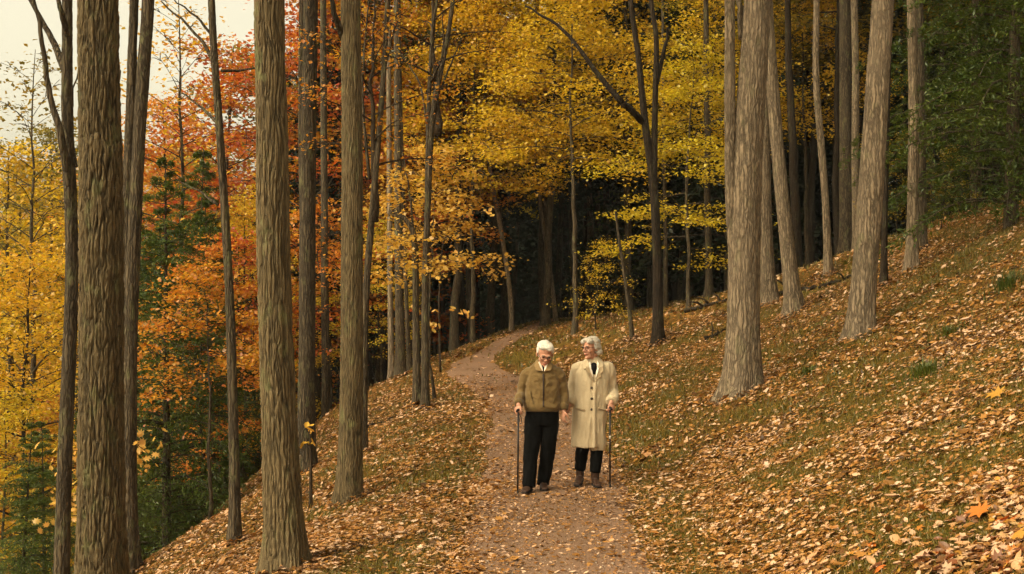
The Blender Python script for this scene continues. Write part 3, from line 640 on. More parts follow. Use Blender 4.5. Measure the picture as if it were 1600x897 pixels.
# ------------------------------------------------------------------ leafy trees around and behind
PR['spray'] = broadleaf(31, 5.2, 2.45, 1.65, 24, 185, .10, .035, elev=(.12, .7), flat=.07, spread=.34)
PR['umb'] = broadleaf(32, 6.2, 3.4, 2.1, 22, 200, .10, .05, elev=(-.05, .5), flat=.06)
V = 'bark'
PR['layhi'] = broadleaf(36, 10.5, 4.8, 3.1, 34, 430, .105, .08, elev=(.05, .7), flat=.15)
PR['sparse'] = broadleaf(33, 15, 4.0, 3.2, 46, 70, .12, .11, elev=(.2, 1.0), spread=.4, flat=.12)
for row in [
    # name, proto, px, depth, scale, leaf, bark, label
    ('maple_tree', 'round', 30, 37, 1.06, 'yellow', V, 'golden tree filling the left edge behind the slim dark trunk'),
    ('maple_tree', 'loose', 92, 33, .80, 'yellow', V, 'lower yellow tree between the left edge and thick furrowed trunk'),
    ('maple_tree', 'layer', 8, 27, .80, 'yellow', V, 'small olive yellow tree low at the left edge over the evergreen'),
    ('maple_tree', 'wide', 75, 50, 1.12, 'olive', V, 'greenish tree against the sky at the upper left'),
    ('maple_tree', 'sparse', 52, 34, 1.12, 'olive', V, 'thinly leaved tree against the sky by the slim dark trunk'),
    ('maple_tree', 'sparse', 285, 36, 1.15, 'gold', V, 'thinly leaved treetop against the sky above the orange tree'),
    ('maple_tree', 'wide', 258, 47, 1.16, 'orange', V, 'orange tree between the twin stemmed trunk and the slender lichened trunk'),
    ('maple_tree', 'wide', 335, 44, 1.22, 'red', V, 'red orange tree rising behind the slender lichened trunk'),
    ('maple_tree', 'round', 395, 54, 1.5, 'olive', V, 'green gold treetop at the upper edge above the red orange tree'),
    ('maple_tree', 'umb', 330, 23, .82, 'orange', V, 'small bright orange tree with flat low crown over the evergreens'),
    ('maple_tree', 'wide', 500, 41, 1.12, 'red', V, 'deep orange red tree between the half hidden trunk and purplish trunk'),
    ('maple_tree', 'round', 585, 46, 1.2, 'red', V, 'rust coloured tree behind the thin slanting sapling'),
    ('maple_tree', 'umb', 385, 31, 1.05, 'red', V, 'low red orange tree hanging behind the thick flared trunk'),
    ('maple_tree', 'umb', 520, 33, 1.0, 'orange', V, 'low orange tree seen between thick trunk and purplish trunk'),
    ('maple_tree', 'layer2', 600, 33, .62, 'yellow', V, 'small yellow tree low beside the rim trunks left of the path bend'),
    ('maple_tree', 'tall', 655, 42, .85, 'orange', V, 'orange gold tree behind the forking pair of trunks'),
    ('maple_tree', 'spray', 682, 24.5, .98, 'peach', V, 'young tree with large pale apricot leaves in front of the dark wood'),
    ('maple_tree', 'tall', 770, 46, .95, 'yellow', V, 'big golden tree over the place where the trail disappears'),
    ('maple_tree', 'layhi', 738, 39, 1.05, 'gold', V, 'golden layered tree above the pale leaning trunk'),
    ('maple_tree', 'layhi', 900, 35, 1.0, 'yellow', V, 'yellow layered tree straight above the two walkers'),
    ('maple_tree', 'tall', 925, 49, 1.0, 'yellow', V, 'tall yellow tree behind the layered yellow trees in the middle'),
    ('beech_tree', 'bush', 930, 34.8, .72, 'yellow', V, 'little yellow sapling standing alone on the grassy bank behind the walkers'),
    ('maple_tree', 'layer2', 1080, 32, .95, 'yellow', V, 'yellow tree with flat sprays between the blackish trunk and massive trunk'),
    ('maple_tree', 'layhi', 1105, 38, .95, 'yellow', V, 'taller yellow tree left of the massive trunk, reaching the top edge'),
    ('maple_tree', 'layhi', 1262, 39, .92, 'yellow', V, 'dull olive yellow tree behind the thin crooked stem'),
    ('maple_tree', 'high', 1250, 45, .93, 'orange', V, 'orange leaved treetop at the upper edge right of the massive trunk'),
    ('maple_tree', 'bush', 1400, 30, .72, 'olive', 'bark_dark', 'low olive bush at the foot of the slender pale trunk'),
    ('maple_tree', 'bush', 1470, 27, .5, 'olive', 'bark_dark', 'small yellowish bush under the evergreen boughs'),
    ('hemlock_tree', 'hem', 1580, 22.5, .92, 'needle', V, 'green evergreen with drooping boughs at the right edge'),
    ('hemlock_tree', 'hem', 1525, 29, .95, 'needle', V, 'second evergreen deeper in, left behind the one at right edge'),
    ('hemlock_tree', 'hem', 262, 25, .70, 'needle', V, 'dark evergreen filling the hollow right of the thick furrowed trunk'),
    ('hemlock_tree', 'hem', 300, 33, .90, 'needle', V, 'pointed evergreen spire under the red orange tree'),
    ('maple_tree', 'tall', 850, 43, .9, 'yellow', V, 'full golden tree just left of the tall blackish forking trunk'),
    ('maple_tree', 'tall', 715, 40, .85, 'yellow', V, 'amber yellow tree above the young apricot leaved tree'),
    ('maple_tree', 'tall', 985, 44, .9, 'yellow', V, 'lemon yellow tree behind the tall blackish forking trunk'),
    ('hemlock_tree', 'hem', 335, 29, .62, 'needle', V, 'evergreen low behind the foot of the slender lichened trunk'),
    ('hemlock_tree', 'hem', 212, 38, 1.0, 'needle', V, 'tall evergreen seen in the gap right of the twin stemmed trunk'),
    ('hemlock_tree', 'hem', 262, 41, 1.0, 'needle', V, 'farther evergreen behind the pointed evergreen spire'),
    ('hemlock_tree', 'hem', 352, 38, .85, 'needle', V, 'evergreen just left of the slender lichened trunk at mid height'),
    ('hemlock_tree', 'hem', 222, 30, .78, 'needle', V, 'evergreen behind the twin stemmed trunk in the hollow'),
    ('hemlock_tree', 'hem', 75, 21, .36, 'needle', V, 'low evergreen left of the slim dark trunk near the bottom corner'),
    ('hemlock_tree', 'hem', 28, 17.5, .30, 'needle', V, 'bushy young evergreen in the bottom left corner'),
    ('hemlock_tree', 'hem', 175, 22, .38, 'needle', V, 'young evergreen partly hidden by the thick furrowed trunk'),
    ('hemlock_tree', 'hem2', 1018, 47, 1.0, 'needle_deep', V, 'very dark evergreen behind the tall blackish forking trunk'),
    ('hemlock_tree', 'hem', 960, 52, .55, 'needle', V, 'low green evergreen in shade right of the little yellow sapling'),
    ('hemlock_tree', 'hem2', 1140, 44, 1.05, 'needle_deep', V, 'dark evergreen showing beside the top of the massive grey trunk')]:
    tree_px(*row)

# the shadowed wood: trunks one can tell apart only as members of a crowd
g = random.Random(5); placed = []
def clear(x, y, r): return all((x - a_) ** 2 + (y - b_) ** 2 > r * r for a_, b_ in placed)
ZONES = [(-999, 100, 'left of the slim dark trunk'), (100, 200, 'behind the thick furrowed trunk'), (200, 350, 'left of the slender lichened trunk'), (350, 440, 'behind the thick flared trunk'), (440, 545, 'left of the purplish trunk'),
         (545, 640, 'right of the purplish trunk'), (640, 760, 'behind the forking pair'), (760, 830, 'behind the pale leaning trunk'), (830, 900, 'behind the pale curved trunk'), (900, 1010, 'left of the blackish forking trunk'),
         (1010, 1130, 'right of the blackish forking trunk'), (1130, 1230, 'behind the massive grey trunk'), (1230, 1330, 'left of the broad pale trunk'), (1330, 1410, 'behind the broad pale trunk'), (1410, 1480, 'near the slender pale trunk'), (1480, 2900, 'behind the right edge evergreen')]
TONE = {'gold': 'golden', 'yellow': 'yellow', 'orange': 'orange', 'olive': 'olive', 'dark': 'leafy', 'needle_deep': 'needled'}
def wood(n_, pxr, dr, r, kinds, label, group, name):
    tries = 0; k = 0
    while k < n_ and tries < n_ * 40:
        tries += 1
        d = math.sqrt(g.uniform(dr[0] ** 2, dr[1] ** 2)); px = g.uniform(*pxr); x = (px - 800) / FPX * d
        if not clear(x, d, r): continue
        placed.append((x, d)); pr, mt, bk, s0, s1 = g.choice(kinds)
        tree(name, pr, x, d, g.uniform(s0, s1), mt, bk, TONE[mt] + ' ' + label + ' ' + next(z_ for a_, b_, z_ in ZONES if a_ <= px < b_), group, rz=g.uniform(0, 6.28)); k += 1
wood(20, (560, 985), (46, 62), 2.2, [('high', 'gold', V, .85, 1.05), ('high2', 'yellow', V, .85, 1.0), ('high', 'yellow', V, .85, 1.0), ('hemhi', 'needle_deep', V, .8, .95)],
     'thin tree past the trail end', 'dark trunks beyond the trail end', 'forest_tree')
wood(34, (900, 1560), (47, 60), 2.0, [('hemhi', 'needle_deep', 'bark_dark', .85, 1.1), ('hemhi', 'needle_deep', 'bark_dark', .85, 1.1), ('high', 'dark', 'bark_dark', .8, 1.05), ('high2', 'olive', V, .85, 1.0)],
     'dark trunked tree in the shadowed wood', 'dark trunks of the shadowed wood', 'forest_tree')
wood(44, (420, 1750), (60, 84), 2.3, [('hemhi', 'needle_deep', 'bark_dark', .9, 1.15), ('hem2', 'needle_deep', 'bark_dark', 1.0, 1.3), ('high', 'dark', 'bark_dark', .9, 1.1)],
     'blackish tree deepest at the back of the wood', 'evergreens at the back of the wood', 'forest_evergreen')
wood(12, (760, 1120), (62, 84), 2.4, [('hem2', 'needle_deep', 'bark_dark', 1.0, 1.3)],
     'low boughed dark evergreen far past the trail end', 'dark evergreens past the trail end', 'forest_evergreen')
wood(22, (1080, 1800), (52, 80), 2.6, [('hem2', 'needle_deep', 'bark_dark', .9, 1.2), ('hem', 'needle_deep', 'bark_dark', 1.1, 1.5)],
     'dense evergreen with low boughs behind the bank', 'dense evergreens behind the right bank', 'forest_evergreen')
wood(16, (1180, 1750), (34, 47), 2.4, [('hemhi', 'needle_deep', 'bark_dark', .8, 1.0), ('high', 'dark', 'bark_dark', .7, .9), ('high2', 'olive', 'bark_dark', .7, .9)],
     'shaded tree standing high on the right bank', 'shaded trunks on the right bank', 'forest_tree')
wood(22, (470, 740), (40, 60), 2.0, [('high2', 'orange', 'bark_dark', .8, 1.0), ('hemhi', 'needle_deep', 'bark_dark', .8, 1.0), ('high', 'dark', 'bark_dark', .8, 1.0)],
     'dark thin tree in the hollow below the rim', 'dark trunks in the hollow', 'forest_tree')
wood(30, (-260, 470), (52, 78), 3.4, [('wide', 'gold', V, 1.0, 1.2), ('round', 'orange', V, 1.0, 1.2), ('wide', 'yellow', V, .95, 1.15), ('tall', 'olive', V, .8, 1.0), ('round', 'olive', V, .95, 1.15)],
     'tree in the far valley wood', 'trees of the far valley', 'valley_tree')
wood(16, (-200, 430), (28, 46), 3.2, [('loose', 'yellow', 'bark_dark', .55, .75), ('layer', 'gold', 'bark_dark', .7, .95), ('loose', 'gold', 'bark_dark', .55, .7), ('layer2', 'orange', 'bark_dark', .8, 1.0)],
     'smaller tree on the valley slope', 'trees on the valley slope', 'valley_tree')
wood(16, (250, 900), (86, 120), 4.5, [('wide', 'orange', V, 1.4, 1.7), ('round', 'gold', V, 1.5, 1.8), ('tall', 'olive', V, 1.2, 1.4)],
     'distant tall tree closing the view', 'distant trees closing the view', 'valley_tree')

# ------------------------------------------------------------------ saplings whose big leaves can be picked apart
def leaf_object_mesh(k):
    v, f = TEMPL[k]; return mesh_np('leaf', v * [1, 1, 1], f, np.full(len(v), .5), False)
LM = [leaf_object_mesh(k) for k in range(5)]
def sapling(name, label, d, stem, twigs, leafm, size, per=6, seed=1, spread=.12, kinds=(2, 4)):
    g_ = np.random.default_rng(seed)
    P = np.array([at(a_, b_, d) for a_, b_ in stem]); base = np.array([P[0][0], d, tz(P[0][0], d)]); P[0] = base
    o = empty(name, base, label, 'sapling'); mb = MB()
    tube_add(mb, smooth_path(P - base, 8), np.linspace(.028, .007, 8 * (len(P) - 1) + 1), 7)
    spots = []
    for tw in twigs:
        T = smooth_path(np.array([at(a_, b_, d + dd) for a_, b_, dd in tw]) - base, 5); tube_add(mb, T, np.linspace(.010, .003, len(T)), 5)
        for q in range(per):
            t = g_.uniform(.35, 1.02); p = np.array([np.interp(t, np.linspace(0, 1, len(T)), T[:, c]) for c in range(3)])
            spots.append(p + g_.normal(0, 1, 3) * [spread, spread, spread * .55])
    link('stem', mb.mesh('stem'), M['twig'], o)
    for p in spots:
        q = link('leaf', LM[g_.choice(kinds)], leafm, o, loc=p, rot=(g_.normal(.5, .5), g_.normal(0, .5), g_.uniform(0, 6.28))); s_ = size * g_.uniform(.75, 1.25); q.scale = (s_, s_, s_)
    return o
sapling('beech_sapling', 'thin sapling with a few pale yellow leaves at the path bend', ground_d(688, 582),
        [(688, 582), (686, 480), (690, 400), (698, 350)],
        [[(687, 490, 0), (665, 484, -.2), (640, 481, -.3)], [(687, 492, 0), (715, 486, -.2), (738, 494, -.3)], [(688, 520, 0), (682, 512, -.1), (680, 508, -.2)], [(690, 410, 0), (705, 405, -.2), (722, 412, -.3)], [(690, 405, 0), (675, 408, 0), (662, 404, 0)],
         [(695, 362, 0), (740, 330, -.3), (790, 348, -.4)], [(694, 370, 0), (680, 350, -.2), (655, 365, -.3)]], M['peach'], .15, 9, 3, .10)
sapling('maple_sapling', 'sapling with peach and lime leaves between the leftmost trunks', 17.0,
        [(150, 960), (150, 860), (152, 760), (160, 680)],
        [[(151, 800, 0), (125, 770, -.2), (100, 790, -.3)], [(152, 740, 0), (125, 705, -.2), (85, 712, -.3)], [(152, 750, 0), (130, 735, -.2), (110, 730, -.3)], [(156, 720, 0), (200, 690, -.3), (238, 712, -.3)], [(156, 700, 0), (195, 680, -.2), (222, 690, -.3)], [(154, 730, 0), (205, 715, 0), (228, 722, .1)], [(151, 810, 0), (120, 805, .1), (70, 810, .2)]],
        M['peach'], .10, 26, 4, .15, (0, 2, 3))
sapling('beech_sapling', 'tiny twig with yellow leaves at the foot of the half hidden trunk', 16.0,
        [(486, 775), (486, 720), (484, 668)], [[(485, 680, 0), (480, 672, 0), (476, 670, -.1)], [(485, 700, 0), (482, 694, 0), (478, 698, -.1)]], LEAFC[5], .11, 4, 6, .05)

# ------------------------------------------------------------------ fallen branches and green tufts
def fallen(label, pts, r, twigs=2, seed=1):
    g_ = np.random.default_rng(seed); P = np.array([hit(*p) for p in pts]); P[:, 2] += r * .8
    base = P[0].copy(); mb = MB(); Q = smooth_path(P - base, 6); Q += g_.normal(0, .02, Q.shape)
    tube_add(mb, Q, np.linspace(r, r * .45, len(Q)), 8)
    for k in range(twigs):
        i = g_.integers(3, len(Q) - 2); e_ = Q[i] + [g_.normal(0, .3), g_.normal(0, .3), g_.uniform(.05, .3)]
        tube_add(mb, np.array([Q[i], (Q[i] + e_) / 2 + .03, e_]), [r * .5, r * .4, r * .2], 6)
    tag(link('fallen_branch', mb.mesh('fallen_branch'), M['bark_dark'], None, base), label, 'branch')
fallen('dead branch lying at the wood edge left of the massive trunk', [(1070, 490), (1100, 482), (1135, 472)], .06, 3, 1)
fallen('short dark stick in the leaves below the dead branch', [(1103, 533), (1118, 526), (1134, 516)], .04, 1, 2)
fallen('dark fallen limb between the massive trunk and the left leaning trunk', [(1198, 466), (1225, 460), (1238, 458)], .06, 2, 3)
fallen('long thin branch lying uphill right of the left leaning trunk', [(1255, 456), (1290, 448), (1335, 432)], .05, 3, 4)
fallen('small dead stick on the leafy left bank below the forking pair', [(575, 668), (600, 660), (622, 650)], .03, 1, 5)
fallen('dark log lying on the terrace rim beyond the purplish trunk', [(470, 640), (520, 622), (575, 612)], .09, 1, 6)
def tuft(label, px, py, n_, h, w, seed, name='grass_tuft', mat='grass'):
    g_ = np.random.default_rng(seed); b = hit(px, py); mb = MB()
    for i in range(n_):
        a_ = g_.uniform(0, 6.28); r_ = abs(g_.normal(0, w)); hh = h * g_.uniform(.5, 1.1); ln = g_.uniform(.2, .8) * hh
        p0 = np.array([math.cos(a_) * r_, math.sin(a_) * r_, 0]); p0[2] = tz(b[0] + p0[0], b[1] + p0[1]) - b[2] - .02
        d_ = np.array([math.cos(a_ + g_.normal(0, .6)), math.sin(a_ + g_.normal(0, .6)), 0]); s_ = np.array([-d_[1], d_[0], 0]) * .004
        m_ = p0 + d_ * ln * .35 + [0, 0, hh * .65]; t_ = p0 + d_ * ln + [0, 0, hh]
        mb.add([p0 - s_, p0 + s_, m_ + s_ * .8, m_ - s_ * .8, t_], np.array([[0, 1, 2], [0, 2, 3], [3, 2, 4]]), g_.random())
    tag(link(name, mb.mesh(name, False), M[mat], None, b), label, 'plant')
M['weed'] = leaf_mat('weed_green', pal((52, 66, 14), (72, 84, 20), (92, 94, 26)), transl=.3)
tuft('bushy green weed tuft in the middle of the right bank', 1448, 585, 300, .20, .15, 1, mat='weed')
tuft('green tuft high on the bank at the right edge', 1575, 450, 320, .26, .17, 2, mat='weed')
tuft('small green tuft right of the foot of the massive trunk', 1262, 585, 140, .14, .08, 3, mat='weed')
tuft('green tuft above the bushy one on the right bank', 1480, 525, 180, .17, .10, 4, mat='weed')
tuft('dry grass clump at the brow of the left bank', 265, 835, 220, .26, .2, 7)

# ------------------------------------------------------------------ litter of leaves and short grass
def sample(n_, d0, d1, pow_=1.0):
    d = np.sqrt(rng.uniform(d0 ** 2, d1 ** 2, n_)); px = rng.uniform(-250, 2250, n_); x = (px - 800) / FPX * d
    z = terrain(x, d); py = HORIZON - (z - CAM_Z) / d * FPX
    k = (py < 1010) & (z > -6); return x[k], d[k], z[k]
def normals(x, y):
    e_ = .15; zx = (terrain(x + e_, y) - terrain(x - e_, y)) / (2 * e_); zy = (terrain(x, y + e_) - terrain(x, y - e_)) / (2 * e_)
    return zx, zy
def slope_rot(zx, zy):
    n_ = np.stack([-zx, -zy, np.ones_like(zx)], -1); n_ /= np.linalg.norm(n_, axis=1)[:, None]
    X = np.stack([np.ones_like(zx), np.zeros_like(zx), zx], -1); X /= np.linalg.norm(X, axis=1)[:, None]
    return np.stack([X, np.cross(n_, X), n_], -1)
def keep_leaves(x, y):
    u = x - path_x(y); w = path_w(y); gmk = grass_mask(x, y)
    on = np.clip((np.abs(u) / w) ** 2.2, 0, 1)
    mid = .10 + .14 * (fbm(x * 1.5, y * .7, 0, 60, 3) > .25) + .10 * np.exp(-(u / .18) ** 2)
    mid = mid + .35 * np.clip((y - 26) / 5, 0, 1)
    p = np.where(np.abs(u) < w, 1.4 * mid + (.85 - mid) * on, 1.0)
    rim = np.exp(-((np.abs(u) - w - .05) / .22) ** 2)
    p *= 1 - .72 * np.clip(gmk * 1.6, 0, 1) * (1 - .7 * rim)
    p *= np.where(u > w, .62, .85); p *= .62 + .55 * np.clip(fbm(x * 1.1 + 9, y * 1.1, 0, 90, 3) + .5, 0, 1)
    return rng.random(len(x)) < p
LIT = MB()
x, y, z = sample(245000, 5.0, 14.5); k = keep_leaves(x, y); x, y, z = x[k], y[k], z[k]
order = np.argsort(y + rng.random(len(y)) * 5.0); x, y, z = x[order], y[order], z[order]
px_ = 800 + x / y * FPX; py_ = HORIZON - (z - CAM_Z) / y * FPX
inside = np.where((px_ > -10) & (px_ < 1610) & (py_ < 900))[0][:296]
rest = np.setdiff1d(np.arange(len(x)), inside)
zx, zy = normals(x, y); SR = slope_rot(zx, zy)
def lay(ix, templates, sz0, sz1, lift=.028):
    n_ = len(ix); rot = SR[ix] @ orient(n_, rng.uniform(0, 6.28, n_), np.abs(rng.normal(0, .32, n_)), rng.uniform(0, 6.28, n_))
    pos = np.column_stack([x[ix], y[ix], z[ix] + .012 + rng.random(n_) ** 2 * lift]); sz = rng.uniform(sz0, sz1, n_) * np.where(rng.random(n_) < .10, 1.8, 1)
    reg = np.clip(fbm(x[ix] * .8, y[ix] * .8, 0, 33, 2) * .25, -.2, .2)
    rd = np.clip(rng.random(n_) + reg, 0, 1); kd = rng.integers(0, len(templates), n_)
    for q in range(len(templates)):
        s_ = kd == q
        if s_.any(): instance(LIT, templates[q], pos[s_], rot[s_], sz[s_], rd[s_])
lay(rest, TEMPL, .02, .056)
for i in map(int, inside):
    rt = Matrix(SR[i].tolist()) @ Euler((random.Random(i).gauss(0, .3), random.Random(i + 1).gauss(0, .3), random.Random(i + 2).uniform(0, 6.28))).to_matrix()
    o = link('fallen_leaf', LM[random.Random(i + 3).choice([0, 1, 1, 2, 3, 3, 4])], LEAFC[random.Random(i + 4).choice([0, 0, 1, 1, 2, 3, 4, 4, 4, 0, 4])], ground, (x[i], y[i], z[i] + .025), rt.to_euler())
    s_ = random.Random(i + 5).uniform(.055, .095); o.scale = (s_,) * 3
for px, py, s_, mt, kd, lab in [(1530, 812, .15, 2, 0, 'large orange maple leaf'), (1555, 625, .17, 3, 0, 'large yellow ochre maple leaf'), (1440, 885, .14, 1, 0, 'large pale tan leaf'), (1585, 850, .15, 3, 3, 'large pale yellow leaf')]:
    b = hit(px, py); a_, b_ = normals(b[:1], b[1:2]); rt = Matrix(slope_rot(a_, b_)[0].tolist()) @ Euler((-.35, .1, 2.6 if px == 1530 else px)).to_matrix()
    o = link('fallen_leaf', LM[kd], LEAFC[mt], ground, b + [0, 0, .05], rt.to_euler()); o.scale = (s_,) * 3; o['label'] = lab
x, y, z = sample(190000, 14.5, 28); k = keep_leaves(x, y); x, y, z = x[k], y[k], z[k]; SR = slope_rot(*normals(x, y))
lay(np.arange(len(x)), [TEMPL[2], TEMPL[4], QUADS[0], QUADS[2], QUADS[1]], .03, .072)
x, y, z = sample(110000, 28, 60); k = keep_leaves(x, y); x, y, z = x[k], y[k], z[k]; SR = slope_rot(*normals(x, y))
lay(np.arange(len(x)), QUADS, .06, .11)
y = rng.uniform(7.5, 26, 26000); x = path_x(y) + rng.uniform(-1.1, 1.1, len(y)) * path_w(y); z = terrain(x, y) + .02
k = rng.random(len(x)) < .25 + .75 * np.clip(fbm(x * 1.3, y * .8, 0, 71, 3) + .3, 0, 1); x, y, z = x[k], y[k], z[k]; SR = slope_rot(*normals(x, y))
lay(np.arange(len(x)), [QUADS[0], QUADS[1], TEMPL[2]], .012, .034, .004)
for bx, by, br in BASES:
    if by > 30: continue
    n_ = int(520 * max(br, .12) / .3); th_ = rng.uniform(0, 6.28, n_); rr_ = br * 1.25 + rng.exponential(.16, n_); x, y = bx + np.cos(th_) * rr_, by + np.sin(th_) * rr_
    z = terrain(x, y) + .10 * np.exp(-(rr_ - br) / .14) * rng.random(n_); SR = slope_rot(*normals(x, y)); lay(np.arange(n_), [TEMPL[0], TEMPL[1], TEMPL[2], TEMPL[4]], .03, .07)
tag(link('leaf_litter', LIT.mesh('leaf_litter', False), M['litter'], ground), 'brown and orange fallen leaves carpeting the forest floor', kind='stuff')

GR = MB()
for n_, d0, d1, hh, ww in ((240000, 5, 14.5, (.02, .07), .0035), (185000, 14.5, 26, (.03, .09), .007), (40000, 26, 48, (.06, .14), .018)):
    x, y, z = sample(n_, d0, d1); u = np.abs(x - path_x(y)); gm_ = grass_mask(x, y)
    k = rng.random(len(x)) < np.where(u < path_w(y) * .95, .02 + .12 * np.exp(-(u / .15) ** 2), .30 + 1.1 * gm_); x, y, z = x[k], y[k], z[k]; n_ = len(x)
    a_ = rng.uniform(0, 6.28, n_); h_ = rng.uniform(*hh, n_); lean = rng.uniform(0, .9, n_) * h_; b_ = rng.uniform(0, 6.28, n_)
    p0 = np.column_stack([x, y, z - .01]); s_ = np.column_stack([np.cos(a_), np.sin(a_), a_ * 0]) * ww
    mid = p0 + np.column_stack([np.cos(b_) * lean * .3, np.sin(b_) * lean * .3, h_ * .6]); tip = p0 + np.column_stack([np.cos(b_) * lean, np.sin(b_) * lean, h_])
    Vv = np.stack([p0 - s_, p0 + s_, mid + s_ * .7, mid - s_ * .7, tip], 1).reshape(-1, 3)
    F = np.array([[0, 1, 2], [0, 2, 3], [3, 2, 4]])[None] + (np.arange(n_) * 5)[:, None, None]
    GR.add(Vv, F.reshape(-1, 3), np.repeat(rng.random(n_), 5))
tag(link('grass', GR.mesh('grass', False), M['grass']), 'short olive grass growing among the fallen leaves', 'grass', kind='stuff')
# ------------------------------------------------------------------ the two walkers
M['skin'] = plain('skin', (182, 130, 102), .55, 45, .2, 0, .35)
M['lips'] = plain('lips', (158, 84, 68), .5)
M['hair_white'] = plain('hair_white', (206, 196, 180), .6, 70, .4, .9)
M['hair_grey'] = plain('hair_grey', (170, 158, 140), .6, 70, .45, .9)
M['eye'] = plain('eye_dark', (40, 28, 22), .25)
M['brow'] = plain('brow_grey', (150, 132, 112), .8)
def cloth(name, c, weave, var=.18, b=.35, rough=.9):
    t = NT(name); tc = t.n('ShaderNodeTexCoord'); P = tc.outputs['Object']
    f = t.noise(P, weave, 3, .8); l_ = t.noise(P, 9, 4, .6)
    base = srgb(*c); lo = tuple(x_ * (1 - var) for x_ in base[:3]) + (1,); hi = tuple(min(1, x_ * (1 + var)) for x_ in base[:3]) + (1,)
    col = t.mix(t.math('ADD', t.math('MULTIPLY', f, .7), t.math('MULTIPLY', l_, .3)), lo, hi)
    p = t.principled(col, rough, t.bump(f, b, .004), .1)
    p.inputs['Sheen Weight'].default_value = .15 if sum(c) > 150 else 0.0; return t.m
M['jacket'] = cloth('wool_olive', (108, 86, 52), 110, .42)
M['jacket_band'] = cloth('wool_olive_rib', (88, 70, 40), 140, .25)
M['jacket_collar'] = cloth('wool_collar', (134, 108, 70), 110, .35)
M['coat'] = cloth('tweed_beige', (180, 160, 128), 110, .45)
M['coat_in'] = cloth('tweed_beige_fold', (150, 129, 98), 110, .45)
M['trouser'] = cloth('dark_trousers', (10, 9, 8), 90, .3, .2)
M['shirt'] = cloth('white_shirt', (224, 208, 186), 120, .06, .1)
M['black_top'] = cloth('black_top', (20, 17, 17), 120, .2, .1)
M['shoe'] = plain('shoe_leather', (58, 38, 26), .5, 30, .3, .2)
M['sole'] = plain('shoe_sole', (36, 28, 22), .8)
M['cane'] = plain('cane_black', (22, 18, 17), .4)
M['metal'] = plain('cane_joint', (190, 176, 156), .35)
M['button'] = plain('button_dark', (44, 30, 22), .4)
M['frame'] = plain('glasses_frame', (38, 26, 22), .35)

def remesh(name, mb, voxel, it=4, fac=.5, wr=0.0, wf=(9, 9, 5), seed=0):
    me = mb.mesh(name + '_src'); o = bpy.data.objects.new(name + '_src', me); COL.objects.link(o)
    m_ = o.modifiers.new('r', 'REMESH'); m_.mode = 'VOXEL'; m_.voxel_size = voxel; m_.use_smooth_shade = True
    s_ = o.modifiers.new('s', 'SMOOTH'); s_.factor = fac; s_.iterations = it
    dg = bpy.context.evaluated_depsgraph_get(); out = bpy.data.meshes.new_from_object(o.evaluated_get(dg)); out.name = name
    bpy.data.objects.remove(o); bpy.data.meshes.remove(me)
    if wr:
        n_ = len(out.vertices); co = np.empty(n_ * 3, np.float32); no = np.empty(n_ * 3, np.float32)
        out.vertices.foreach_get('co', co); out.vertices.foreach_get('normal', no); co = co.reshape(-1, 3); no = no.reshape(-1, 3)
        w_ = fbm(co[:, 0] * wf[0], co[:, 1] * wf[1], co[:, 2] * wf[2], seed, 3)
        w_ = 1 - 2 * np.abs(w_)
        co = co + no * (w_ * wr)[:, None]; out.vertices.foreach_set('co', co.astype(np.float32).ravel()); out.update()
    out.polygons.foreach_set('use_smooth', np.ones(len(out.polygons), bool))
    return out
def limb(mb, pts, rad, n=14, k=6, flat=1.0):
    Q = smooth_path(pts, k); r = np.interp(np.linspace(0, len(pts) - 1, len(Q)), np.arange(len(pts)), rad); tube_add(mb, Q, r, n, sy=flat)
def rings(mb, rows, n=26, p=2.4):
    """rows of (z, cx, cy, rx, ry): superelliptic horizontal rings lofted and capped"""
    th = np.linspace(0, 2 * math.pi, n, endpoint=False); c, s = np.cos(th), np.sin(th)
    ex = np.sign(c) * np.abs(c) ** (2 / p); ey = np.sign(s) * np.abs(s) ** (2 / p)
    rows = smooth_path(np.array(rows, float), 4)
    V_ = np.concatenate([np.column_stack([r[1] + ex * r[3], r[2] + ey * r[4], np.full(n, r[0])]) for r in rows] + [[[rows[0][1], rows[0][2], rows[0][0]], [rows[-1][1], rows[-1][2], rows[-1][0]]]])
    m_ = len(rows); i = np.arange(m_ - 1)[:, None] * n; j = np.arange(n)[None]
    b = mb.n; mb.add(V_, np.stack([i + j, i + (j + 1) % n, i + n + (j + 1) % n, i + n + j], -1).reshape(-1, 4)); j = np.arange(n)
    mb.f.append(np.stack([np.full(n, m_ * n), (j + 1) % n, j], -1) + b); mb.f.append(np.stack([np.full(n, m_ * n + 1), (m_ - 1) * n + j, (m_ - 1) * n + (j + 1) % n], -1) + b)
def rotm(rx, ry, rz): return np.array(Euler((rx, ry, rz)).to_matrix())
